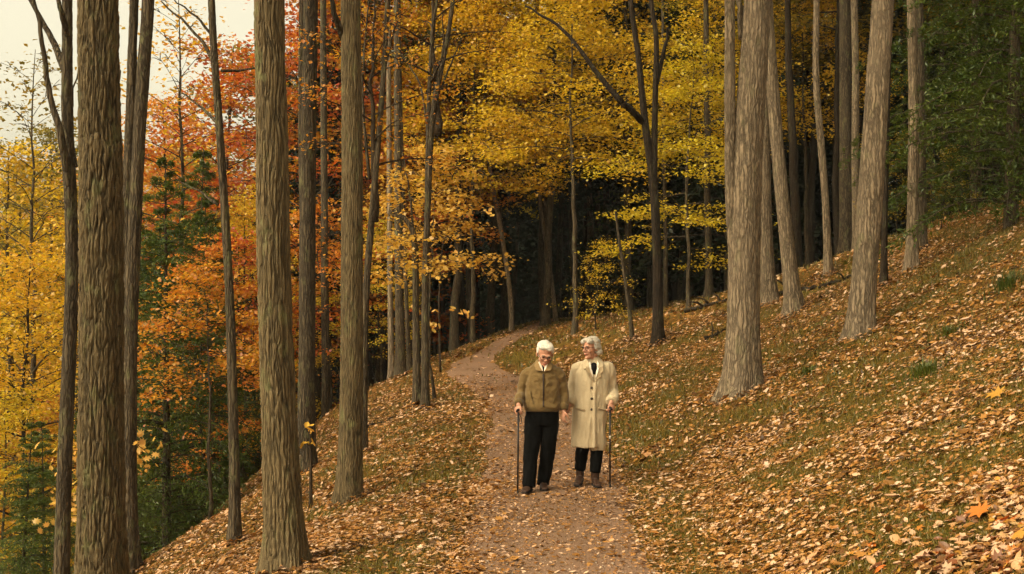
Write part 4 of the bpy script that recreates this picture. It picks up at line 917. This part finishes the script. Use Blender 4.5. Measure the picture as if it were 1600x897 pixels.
def head_parts(mb, c, Mh, neck_to, s=1.0):
    E = lambda p, r: ell(mb, np.asarray(c) + Mh @ (np.array(p) * s), np.array(r) * s, Mh, 16, 12)
    E((0, .018, .03), (.074, .092, .083)); E((0, -.028, -.03), (.060, .060, .085)); E((0, -.038, -.088), (.043, .042, .034))
    E((0, -.078, .014), (.052, .017, .011)); E((0, -.078, -.108), (.020, .016, .014)); E((0, -.083, -.066), (.026, .012, .011))
    for q in (-1, 1):
        E((q * .036, -.058, -.034), (.026, .026, .026)); E((q * .078, .008, -.012), (.010, .021, .033)); E((q * .013, -.097, -.036), (.009, .010, .008))
    N_ = [np.asarray(c) + Mh @ (np.array(p) * s) for p in ((0, -.082, .012), (0, -.098, -.012), (0, -.110, -.034))]
    tube_add(mb, np.array(N_), np.array([.008, .010, .013]) * s, 10)
    a_ = np.asarray(c) + Mh @ np.array([0, .025, -.06]) * s
    limb(mb, [a_, (a_ + np.asarray(neck_to)) / 2 + [0, -.004, 0], neck_to], [.056, .054, .066], 16)
def face_details(o, c, Mh, s=1.0, glasses=True):
    W = lambda p: np.asarray(c) + Mh @ (np.array(p) * s)
    for q in (-1, 1):
        mb = MB(); ell(mb, W((q * .031, -.0825, .0)), np.array([.012, .006, .0065]) * s, Mh, 10, 8); link('eye', mb.mesh('eye'), M['eye'], o)
        mb = MB(); tube_add(mb, np.array([W((q * .014, -.093, .019)), W((q * .031, -.094, .024)), W((q * .050, -.082, .017))]), [.004, .005, .003], 7); link('eyebrow', mb.mesh('eyebrow'), M['brow'], o)
    mb = MB(); tube_add(mb, np.array([W((-.025, -.087, -.066)), W((0, -.0965, -.068)), W((.025, -.087, -.066))]), [.003, .006, .003], 8); link('mouth', mb.mesh('mouth'), M['lips'], o)
    if glasses:
        mb = MB(); th = np.linspace(0, 2 * math.pi, 19)
        for q in (-1, 1):
            tube_add(mb, np.array([W((q * .034 + .026 * math.cos(t), -.103 + .004 * abs(math.cos(t)), -.003 + .019 * math.sin(t))) for t in th]), .0022, 6, cap=False)
            tube_add(mb, np.array([W((q * .060, -.099, .002)), W((q * .079, -.04, .004)), W((q * .083, .015, .0))]), .002, 6)
        tube_add(mb, np.array([W((-.009, -.103, .002)), W((0, -.106, .005)), W((.009, -.103, .002))]), .0022, 6)
        link('glasses', mb.mesh('glasses'), M['frame'], o)
def hand(mb, w, d_f, d_p, spread, curl, s=1.0, thumb=1):
    """palm from wrist w along d_f, palm faces d_p; four fingers curling towards d_p and a thumb off the side"""
    d_f = np.array(d_f, float) / np.linalg.norm(d_f); d_p = np.array(d_p, float); d_p -= d_f * d_p.dot(d_f); d_p /= np.linalg.norm(d_p); sd = np.cross(d_f, d_p) * thumb
    w = np.array(w, float); Mh = np.column_stack([sd, d_f, d_p])
    ell(mb, w + d_f * .048 * s, np.array([.040, .052, .017]) * s, Mh, 12, 10)
    limb(mb, [w - d_f * .03 * s, w + d_f * .02 * s], [.026 * s, .026 * s], 10, 3)
    for i, (off, L) in enumerate(((.029, .070), (.010, .078), (-.010, .073), (-.029, .058))):
        p = w + d_f * .085 * s + sd * off * s; pts = [p - d_f * .02 * s, p]; ang = 0.0; seg = L * s / 3
        for k in range(3):
            ang += curl[k]; dd = d_f * math.cos(ang) + d_p * math.sin(ang) + sd * spread * (off * 6); p = p + dd * seg; pts.append(p)
        limb(mb, pts, [.0105 * s, .0105 * s, .0098 * s, .009 * s, .0075 * s], 8, 3)
    p0 = w + d_f * .03 * s + sd * .030 * s; p1 = p0 + (d_f * .5 + sd * .55 + d_p * .45) * .036 * s; p2 = p1 + (d_f * .75 + d_p * .6) * .034 * s; p3 = p2 + (d_f * .6 - sd * .2 + d_p * .7) * .026 * s
    limb(mb, [p0, p1, p2, p3], [.015 * s, .0125 * s, .011 * s, .009 * s], 8, 3)
def shoe(o, ank, toe_dir, L=.27, heel=0.0, name='shoe', shaft=.0):
    """ankle at ank; sole on the ground; heel raises the back of the foot"""
    d_ = np.array([toe_dir[0], toe_dir[1], 0], float); d_ /= np.linalg.norm(d_); s_ = np.array([-d_[1], d_[0], 0]); ax, ay = ank[0], ank[1]
    rows = [(-.075, .030, .048), (-.05, .036, .062), (0, .038, .085), (.06, .042, .074), (.12, .047, .056), (.165, .045, .046), (.195, .028, .032)]
    mb = MB(); sm = MB()
    def up(t): return heel * max(0.0, (.12 - t) / .195)
    Q = np.array([[ax + d_[0] * t, ay + d_[1] * t, .012 + h * .5 + up(t)] for t, w_, h in rows])
    n_ = 12; th = np.linspace(0, 2 * math.pi, n_, endpoint=False)
    for src, wk, z0, z1 in ((mb, 1.0, .014, None), (sm, 1.08, 0.0, .018)):
        Vv = []
        for (t, w_, h) in rows:
            b = np.array([ax + d_[0] * t, ay + d_[1] * t, up(t)]); top = h if z1 is None else z1
            for a_ in th: Vv.append(b + s_ * math.cos(a_) * w_ * wk + np.array([0, 0, z0 + (top - z0) * (.5 + .5 * math.sin(a_) * (1 if z1 is None else 1))]))
        m_ = len(rows); i = np.arange(m_ - 1)[:, None] * n_; j = np.arange(n_)[None]
        bs = src.n; src.add(Vv, np.stack([i + j, i + (j + 1) % n_, i + n_ + (j + 1) % n_, i + n_ + j], -1).reshape(-1, 4)); j = np.arange(n_)
        src.add([np.mean(Vv[:n_], 0), np.mean(Vv[-n_:], 0)], np.zeros((0, 4), int)); c0 = src.n - 2
        src.f.append(np.stack([np.full(n_, c0), bs + (j + 1) % n_, bs + j], -1)); src.f.append(np.stack([np.full(n_, c0 + 1), bs + (m_ - 1) * n_ + j, bs + (m_ - 1) * n_ + (j + 1) % n_], -1))
    limb(mb, [np.array([ax - d_[0] * .01, ay - d_[1] * .01, .05 + up(0)]), np.array([ax, ay, .115 + shaft + up(0)])], [.044, .046 + shaft * .1], 14, 3)
    sh = link(name, remesh(name, mb, .006, 3), M['shoe'], o); link('sole', sm.mesh('sole'), M['sole'], sh)
def ribbon(pts, width_dir, w, thick=.006, n_=None):
    """a strip of cloth: centre line pts, half width w along width_dir"""
    P = smooth_path(pts, 5); wd = np.array(width_dir, float); wd /= np.linalg.norm(wd); T = np.gradient(P, axis=0); nn = np.cross(T, wd); nn /= np.linalg.norm(nn, axis=1)[:, None]
    ww = np.interp(np.linspace(0, 1, len(P)), np.linspace(0, 1, len(w)), w) if hasattr(w, '__len__') else np.full(len(P), w)
    mb = MB(); m_ = len(P); A_ = P + wd * ww[:, None]; B_ = P - wd * ww[:, None]
    Vv = np.stack([A_ + nn * thick / 2, B_ + nn * thick / 2, B_ - nn * thick / 2, A_ - nn * thick / 2], 1).reshape(-1, 3); i = np.arange(m_ - 1)[:, None] * 4; j = np.arange(4)[None]
    mb.add(Vv, np.stack([i + j, i + (j + 1) % 4, i + 4 + (j + 1) % 4, i + 4 + j], -1).reshape(-1, 4)); mb.f.append(np.array([[3, 2, 1, 0]])); e_ = (m_ - 1) * 4; mb.f.append(np.array([[e_, e_ + 1, e_ + 2, e_ + 3]]))
    return mb
def poly_sheet(pts, thick=.006, nrm=(0, -1, 0)):
    """flat cut piece of cloth (lapel, flap): outline pts given thickness along nrm"""
    P = np.array(pts, float); n_ = len(P); nv = np.array(nrm, float) * thick; mb = MB(); c = P.mean(0)
    mb.add(np.vstack([P, c[None], P - nv, (c - nv)[None]]), np.array([[i, (i + 1) % n_, n_ + 1 + (i + 1) % n_, n_ + 1 + i] for i in range(n_)]))
    mb.f.append(np.array([[n_, (i + 1) % n_, i] for i in range(n_)])); mb.f.append(np.array([[2 * n_ + 1, n_ + 1 + i, n_ + 1 + (i + 1) % n_] for i in range(n_)])); return mb
def shell_front(me, x, z):
    """y of the front (towards the camera) surface of mesh me at (x, z)"""
    n_ = len(me.vertices); co = np.empty(n_ * 3, np.float32); me.vertices.foreach_get('co', co); co = co.reshape(-1, 3)
    k = (np.abs(co[:, 0] - x) < .012) & (np.abs(co[:, 2] - z) < .012)
    return float(co[k, 1].min()) if k.any() else -.12

def walker_man():
    X0, Y0 = .334, 13.5; o = empty('person', (X0, Y0, tz(X0, Y0) + .03), 'white haired person in olive wool jacket and black trousers, head bowed, holding a cane', 'person')
    hc = np.array([.03, -.05, 1.512]); Mh = rotm(R(26), R(4), R(10)); nk = np.array([.01, .02, 1.34])
    shR, elR, wrR = [-.164, .012, 1.285], [-.228, .055, 1.07], [-.262, -.150, .955]
    shL, elL, wrL = [.178, .012, 1.285], [.234, .035, 1.07], [.240, -.04, .885]
    b = MB(); head_parts(b, hc, Mh, nk, 1.11)
    rings(b, [(.80, 0, .02, .14, .10), (.95, 0, .02, .15, .11), (1.15, 0, .01, .15, .10), (1.27, 0, .015, .13, .075), (1.36, .005, .02, .06, .055)])
    limb(b, [shR, elR, wrR], [.048, .038, .027]); limb(b, [shL, elL, wrL], [.048, .038, .027])
    hipR, knR, anR = [-.085, .02, .86], [-.118, -.06, .47], [-.150, -.10, .10]; hipL, knL, anL = [.085, .02, .86], [.065, .0, .475], [.015, .09, .115]
    limb(b, [hipR, [-.10, -.02, .66], knR, anR], [.07, .058, .046, .034]); limb(b, [hipL, [.078, .01, .66], knL, anL], [.07, .058, .046, .034])
    for q in (anR, anL): limb(b, [q, [q[0], q[1] - .005, .06], [q[0], q[1] - .06, .038]], [.032, .026, .018], 10, 4)
    hand(b, wrR, (-.02, -.55, -.85), (.35, .55, -.35), .1, (.75, 1.0, .8), 1.0, -1)
    hand(b, wrL, (-.10, -.10, -1), (.6, .25, 0), .1, (.35, .5, .4), 1.0, 1)
    body = link('body', remesh('body', b, .0055, 2), M['skin'], o)
    face_details(body, hc, Mh, 1.11, True)
    h = MB(); E = lambda p, r: ell(h, hc + Mh @ np.array(p) * 1.11, np.array(r) * 1.11, Mh, 16, 12)
    E((0, .038, .046), (.083, .088, .074)); E((0, .06, 0), (.078, .062, .08)); E((.015, -.022, .088), (.058, .050, .026)); E((-.035, -.012, .080), (.042, .05, .028)); E((.052, .0, .060), (.030, .05, .034))
    for q in (-1, 1): E((q * .072, .022, .018), (.013, .034, .036))
    E((0, .085, -.05), (.062, .03, .04)); E((.03, -.052, .074), (.034, .026, .018)); E((.062, -.03, .048), (.018, .03, .022))
    link('hair', remesh('hair', h, .006, 4, wr=.0045, wf=(48, 9, 22), seed=4), M['hair_white'], o)
    j = MB()
    rings(j, [(.885, .005, .015, .192, .135), (.93, .005, .012, .204, .144), (1.05, .005, .008, .188, .128), (1.17, .006, .004, .184, .124), (1.25, .006, .006, .180, .110), (1.325, .008, .013, .174, .094), (1.38, .01, .016, .125, .080), (1.418, .01, .018, .08, .07), (1.435, .01, .02, .066, .062)])
    limb(j, [[-.11, .015, 1.28], shR, [-.203, .04, 1.18], elR, [-.256, -.05, 1.01], [wrR[0], wrR[1] + .02, wrR[2] + .01]], [.060, .068, .061, .056, .050, .045], 18)
    limb(j, [[.12, .015, 1.28], shL, [.215, .03, 1.185], elL, [.250, .0, .98], [wrL[0], wrL[1] + .005, wrL[2] + .02]], [.060, .068, .061, .056, .050, .045], 18)
    jm = remesh('jacket', j, .008, 3, wr=.009, wf=(9, 9, 10), seed=7); jk = link('jacket', jm, M['jacket'], o)
    # hem rib, cuffs, zip, collar, shirt
    hb = MB(); rings(hb, [(.872, .005, .015, .184, .130), (.885, .005, .015, .198, .141), (.925, .005, .013, .202, .144), (.935, .005, .013, .19, .132)]); link('hem_band', hb.mesh('hem_band'), M['jacket_band'], jk)
    for w_, el_ in ((wrR, elR), (wrL, elL)):
        c = MB(); w_ = np.array(w_); dv = (np.array(el_) - w_); dv /= np.linalg.norm(dv); tube_add(c, np.array([w_ + dv * .0, w_ + dv * .012, w_ + dv * .05, w_ + dv * .06]), [.042, .050, .054, .048], 16); link('cuff', c.mesh('cuff'), M['jacket_band'], jk)
    zp = [(.012, shell_front(jm, .012, z_) - .004, z_) for z_ in (.93, 1.0, 1.08, 1.16, 1.24, 1.29)]; link('zip', ribbon(zp, (1, 0, 0), .0085, .008).mesh('zip', False), M['button'], jk)
    for q in (-1, 1):
        cx = .012
        pts = [(cx + q * .012, -.128, 1.322), (cx + q * .082, -.118, 1.328), (cx + q * .102, -.075, 1.382), (cx + q * .078, -.035, 1.432), (cx + q * .058, -.055, 1.435), (cx + q * .040, -.098, 1.375)]
        link('collar', remesh('collar', poly_sheet(pts, .02, (q * .35, -.8, .4)), .005, 3), M['jacket_collar'], jk)
        link('shirt_collar', remesh('shirt_collar', poly_sheet([(cx + q * .004, -.122, 1.315), (cx + q * .032, -.112, 1.345), (cx + q * .058, -.07, 1.415), (cx + q * .044, -.06, 1.430), (cx + q * .012, -.095, 1.365)], .014, (0, -1, .3)), .004, 2), M['shirt'], jk)
        pz = 1.02; x_ = cx + q * .12; pk = [(x_ + q * .025, shell_front(jm, x_ + q * .025, 1.055) - .003, 1.10), (x_, shell_front(jm, x_, 1.0) - .003, 1.0), (x_ - q * .012, shell_front(jm, x_ - q * .012, .965) - .003, .965)]
        link('pocket_seam', ribbon(pk, (1, 0, .2), .006, .005).mesh('pocket_seam', False), M['jacket_band'], jk)
    su = MB(); ell(su, (.012, -.045, 1.345), (.055, .055, .05)); link('undershirt', su.mesh('undershirt'), M['black_top'], jk)
    t = MB()
    rings(t, [(.72, 0, .02, .165, .115), (.80, .003, .02, .178, .125), (.90, .004, .018, .176, .122), (.93, .004, .018, .168, .115)])
    limb(t, [[-.088, .02, .80], [-.102, -.025, .65], knR, [-.136, -.07, .26], [anR[0] + .002, anR[1] - .004, .09], [anR[0], anR[1] - .012, .05]], [.098, .094, .082, .074, .068, .070], 18)
    limb(t, [[.090, .02, .80], [.080, .01, .65], knL, [.045, .05, .27], [anL[0] + .003, anL[1] - .004, .09], [anL[0], anL[1] - .012, .05]], [.098, .094, .082, .074, .066, .066], 18)
    link('trousers', remesh('trousers', t, .008, 5, wr=.009, wf=(9, 9, 5), seed=3), M['trouser'], o)
    shoe(o, anR, (-.28, -1)); shoe(o, anL, (.05, -1), heel=.035)
    # cane in the hand on the left of the picture
    gp = np.array(wrR) + np.array([-.002, -.052, -.068]); foot = np.array([-.272, -.255, 0.0]); ox = np.array([X0, Y0, 0]); f_ = foot + ox; f_[2] = tz(f_[0], f_[1]) + .03
    c = empty('walking_cane', f_, 'plain black cane held by the person in the olive jacket', 'cane'); top = gp + ox; top[2] = gp[2] + tz(X0, Y0) + .03; top = top - f_
    mb = MB(); tube_add(mb, np.array([[0, 0, .03], top * .5 + [0, 0, .015], top - [0, 0, .01]]), [.0085, .0095, .0105], 10); link('shaft', mb.mesh('shaft'), M['cane'], c)
    mb = MB(); tube_add(mb, smooth_path([top + [.028, .055, .012], top + [.010, .02, .018], top + [-.01, -.02, .014], top + [-.018, -.048, .0]], 4), [.012, .013, .0135, .014, .0145, .015, .015, .015, .0145, .014, .013, .012, .011], 10); link('handle', mb.mesh('handle'), M['cane'], c)
    mb = MB(); tube_add(mb, np.array([[0, 0, 0], [0, 0, .012], [0, 0, .04]]), [.013, .0135, .011], 10); link('rubber_tip', mb.mesh('rubber_tip'), M['sole'], c)
    mb = MB(); tube_add(mb, smooth_path([top + [.012, -.01, -.03], top + [.03, -.012, -.07], top + [.034, -.005, -.12], top + [.018, -.01, -.13], top + [.008, -.01, -.06]], 4), .003, 6); link('wrist_loop', mb.mesh('wrist_loop'), M['cane'], c)
    return o
def walker_woman():
    X0, Y0 = .905, 13.72; o = empty('person', (X0, Y0, tz(X0, Y0) + .03), 'grey haired person in long beige tweed coat looking aside, holding a cane', 'person')
    hc = np.array([-.018, -.025, 1.552]); Mh = rotm(R(4), R(-2), R(-48)); nk = np.array([.0, .015, 1.36])
    shR, elR, wrR = [-.165, .015, 1.318], [-.212, .06, 1.08], [-.262, -.07, .905]
    shL, elL, wrL = [.175, .015, 1.318], [.226, .05, 1.055], [.200, -.155, .940]
    b = MB(); head_parts(b, hc, Mh, nk, 1.04)
    rings(b, [(.80, 0, .02, .14, .10), (1.0, 0, .02, .13, .10), (1.2, 0, .01, .13, .09), (1.30, 0, .015, .12, .07), (1.38, 0, .02, .055, .05)])
    limb(b, [shR, elR, wrR], [.05, .038, .024]); limb(b, [shL, elL, wrL], [.05, .038, .024])
    hipR, knR, anR = [-.085, .02, .84], [-.108, -.02, .46], [-.135, .075, .13]; hipL, knL, anL = [.075, .02, .84], [.055, -.02, .46], [.032, -.02, .11]
    limb(b, [hipR, knR, anR], [.075, .05, .035]); limb(b, [hipL, knL, anL], [.075, .05, .035])
    for q in (anR, anL): limb(b, [q, [q[0], q[1] - .005, .06], [q[0], q[1] - .05, .038]], [.030, .026, .018], 10, 4)
    hand(b, wrR, (-.32, -.12, -.9), (-.5, .3, 0), .1, (.4, .6, .5), .92, -1)
    hand(b, wrL, (-.12, -.45, -.85), (-.3, .6, -.3), .1, (.75, 1.0, .8), .95, 1)
    body = link('body', remesh('body', b, .0055, 2), M['skin'], o)
    face_details(body, hc, Mh, 1.04, True)
    h = MB(); E = lambda p, r: ell(h, hc + Mh @ np.array(p) * 1.04, np.array(r) * 1.04, Mh, 16, 12)
    E((0, .034, .046), (.084, .090, .074)); E((0, .062, -.01), (.080, .060, .082)); E((.0, -.034, .084), (.064, .046, .028)); E((.05, -.055, .065), (.034, .032, .030)); E((-.05, -.05, .065), (.034, .034, .032))
    for q in (-1, 1): E((q * .076, .028, .002), (.018, .044, .052)); E((q * .070, .055, -.055), (.03, .04, .036))
    link('hair', remesh('hair', h, .006, 4, wr=.005, wf=(16, 16, 34), seed=9), M['hair_grey'], o)
    t = MB(); limb(t, [hipR, [-.1, .0, .62], knR, [-.125, .035, .28], [anR[0], anR[1], .17]], [.09, .085, .074, .066, .058], 18); limb(t, [hipL, [.07, .0, .62], knL, [.045, -.02, .28], [anL[0], anL[1] + .004, .15]], [.09, .085, .074, .068, .060], 18)
    link('trousers', remesh('trousers', t, .008, 4, wr=.007, wf=(10, 10, 6), seed=5), M['trouser'], o)
    shoe(o, anR, (-.25, -1), heel=.05, name='boot', shaft=.05); shoe(o, anL, (.1, -1), name='boot', shaft=.05)
    c = MB()
    rings(c, [(.435, -.045, .005, .188, .150), (.55, -.04, .005, .190, .156), (.75, -.03, .005, .192, .158), (.95, -.015, .005, .190, .152), (1.10, -.004, .005, .188, .146), (1.20, 0, .004, .188, .138), (1.285, 0, .006, .182, .116), (1.355, 0, .014, .152, .092), (1.405, 0, .02, .10, .074), (1.438, 0, .02, .068, .062), (1.45, 0, .02, .056, .055)], 30, 2.5)
    limb(c, [[-.10, .015, 1.295], shR, [-.190, .045, 1.19], elR, [-.236, .01, .99], [wrR[0] + .004, wrR[1] + .015, wrR[2] + .025]], [.062, .068, .064, .060, .056, .050], 18)
    limb(c, [[.11, .015, 1.295], shL, [.204, .04, 1.18], elL, [.230, -.05, 1.00], [wrL[0] + .003, wrL[1] + .015, wrL[2] + .015]], [.062, .070, .067, .066, .062, .058], 18)
    rings(c, [(.392, .066, .006, .078, .118), (.44, .066, .006, .082, .128), (.60, .064, .006, .084, .138), (.8, .06, .006, .08, .13)], 24, 2.5)
    cm_ = remesh('coat', c, .008, 3, wr=.010, wf=(11, 11, 3.0), seed=13); ct = link('coat', cm_, M['coat'], o)
    fr = lambda x_, z_: shell_front(cm_, x_, z_) - .004
    # overlapping front edge, lapels, collar, buttons, pockets, cuffs
    ed = [(.012 + (.010 if z_ > 1 else 0), fr(.012, z_), z_) for z_ in (.432, .55, .7, .85, 1.0, 1.10, 1.16)]; link('front_edge', ribbon(ed, (1, 0, 0), .020, .014).mesh('front_edge', False), M['coat'], ct)
    # skirt panel that swings out on the far side of the opening, slightly longer
    for q in (-1, 1):
        P_ = [(.018 + q * .006, -.150, 1.165), (.018 + q * .075, -.150, 1.235), (.018 + q * .060, -.150, 1.262), (.018 + q * .102, -.140, 1.290), (.018 + q * .100, -.105, 1.345), (.018 + q * .060, -.112, 1.335), (.018 + q * .034, -.138, 1.26)]
        lp = remesh('lapel', poly_sheet(P_, .022, (q * .25, -.9, .2)), .005, 3); link('lapel', lp, M['coat_in'], ct)
        C_ = [(.005 + q * .052, -.118, 1.330), (.005 + q * .112, -.112, 1.312), (.005 + q * .122, -.06, 1.370), (.005 + q * .078, .02, 1.430), (.005 + q * .052, -.02, 1.445), (.005 + q * .052, -.075, 1.395)]
        link('collar', remesh('collar', poly_sheet(C_, .022, (q * .4, -.7, .5)), .005, 3), M['coat'], ct)
        link('shirt_collar', remesh('shirt_collar', poly_sheet([(.015 + q * .012, -.152, 1.21), (.015 + q * .045, -.140, 1.29), (.012 + q * .060, -.088, 1.375), (.012 + q * .040, -.070, 1.40), (.014 + q * .020, -.125, 1.29)], .014, (0, -1, .2)), .004, 2), M['shirt'], ct)
        x_ = -.02 + q * .125; link('pocket', ribbon([(x_ - .05, fr(x_ - .04, .86) , .875), (x_, fr(x_, .86), .865), (x_ + .05, fr(x_ + .04, .86), .855)], (0, .1, 1), .012, .010).mesh('pocket', False), M['coat_in'], ct)
    su = MB(); ell(su, (.013, -.062, 1.30), (.050, .070, .085)); link('undershirt', su.mesh('undershirt'), M['black_top'], ct)
    for z_ in (1.105, .985, .865):
        mb = MB(); ell(mb, (-.018, fr(-.018, z_) - .006, z_), (.0145, .007, .0145), None, 12, 8); link('button', mb.mesh('button'), M['button'], ct)
    for w_, el_ in ((wrR, elR), (wrL, elL)):
        cu = MB(); w_ = np.array(w_); dv = (np.array(el_) - w_); dv /= np.linalg.norm(dv); tube_add(cu, np.array([w_ + dv * .005, w_ + dv * .010, w_ + dv * .075, w_ + dv * .082]), [.048, .060, .064, .057], 16); link('cuff', cu.mesh('cuff'), M['coat'], ct)
    gp = np.array(wrL) + np.array([-.016, -.042, -.068]); foot = np.array([.182, -.205, 0.0]); ox = np.array([X0, Y0, 0]); f_ = foot + ox; f_[2] = tz(f_[0], f_[1]) + .03
    cn = empty('walking_cane', f_, 'black cane with pale joint held by the person in the beige coat', 'cane'); top = gp + ox; top[2] = gp[2] + tz(X0, Y0) + .03; top = top - f_
    mb = MB(); tube_add(mb, np.array([[0, 0, .03], top * .5, top - [0, 0, .01]]), [.0085, .0095, .0105], 10); link('shaft', mb.mesh('shaft'), M['cane'], cn)
    mb = MB(); tube_add(mb, np.array([top * .62, top * .64, top * .66]), [.0115, .0125, .0115], 10); link('joint', mb.mesh('joint'), M['metal'], cn)
    mb = MB(); tube_add(mb, smooth_path([top + [-.02, .055, .012], top + [-.008, .02, .018], top + [.006, -.02, .014], top + [.012, -.048, .0]], 4), .0135, 10); link('handle', mb.mesh('handle'), M['cane'], cn)
    mb = MB(); tube_add(mb, np.array([[0, 0, 0], [0, 0, .012], [0, 0, .04]]), [.013, .0135, .011], 10); link('rubber_tip', mb.mesh('rubber_tip'), M['sole'], cn)
    return o
walker_man(); walker_woman()
# small stones trodden into the path
GV = MB(); y = rng.uniform(7, 24, 5200); x = path_x(y) + rng.uniform(-.95, .95, len(y)) * path_w(y); z = terrain(x, y) + .028; n_ = len(x)
octa = (np.array([[1, 0, 0], [-.9, .1, 0], [.1, .8, 0], [0, -.9, .1], [.1, 0, .55], [0, 0, -.5]]), np.array([[0, 2, 4], [2, 1, 4], [1, 3, 4], [3, 0, 4], [2, 0, 5], [1, 2, 5], [3, 1, 5], [0, 3, 5]]))
instance(GV, octa, np.column_stack([x, y, z]), orient(n_, rng.uniform(0, 6.28, n_), rng.normal(0, .2, n_), rng.uniform(0, 6.28, n_)), rng.uniform(.004, .013, n_) * np.where(rng.random(n_) < .06, 1.8, 1), rng.random(n_))
M['stone'] = leaf_mat('path_stones', pal((96, 76, 60), (134, 112, 92), (158, 136, 114)), transl=0.0, hue=0, val=0)
tag(link('gravel', GV.mesh('gravel', False), M['stone'], path), 'small stones on the path', kind='stuff')

# ------------------------------------------------------------------ thin autumn haze
def haze_box(lo, hi, density):
    lo, hi = np.array(lo, float), np.array(hi, float)
    v = np.array([[(lo, hi)[a_][0], (lo, hi)[b_][1], (lo, hi)[c_][2]] for a_ in (0, 1) for b_ in (0, 1) for c_ in (0, 1)])
    f = np.array([[0, 1, 3, 2], [4, 6, 7, 5], [0, 4, 5, 1], [2, 3, 7, 6], [0, 2, 6, 4], [1, 5, 7, 3]])
    t = NT('haze'); pv = t.n('ShaderNodeVolumePrincipled'); pv.inputs['Density'].default_value = density
    pv.inputs['Color'].default_value = (.92, .90, .84, 1); pv.inputs['Anisotropy'].default_value = .2
    t.l(pv.outputs[0], t.out.inputs['Volume'])
    tag(link('haze', mesh_np('haze', v, f, None, False), t.m), 'thin pale haze lying in the woods and valley', kind='stuff')
haze_box((-420, -90, float(GZ.min()) - 1.0), (420, 520, float(GZ.max()) + 40.0), .00035)
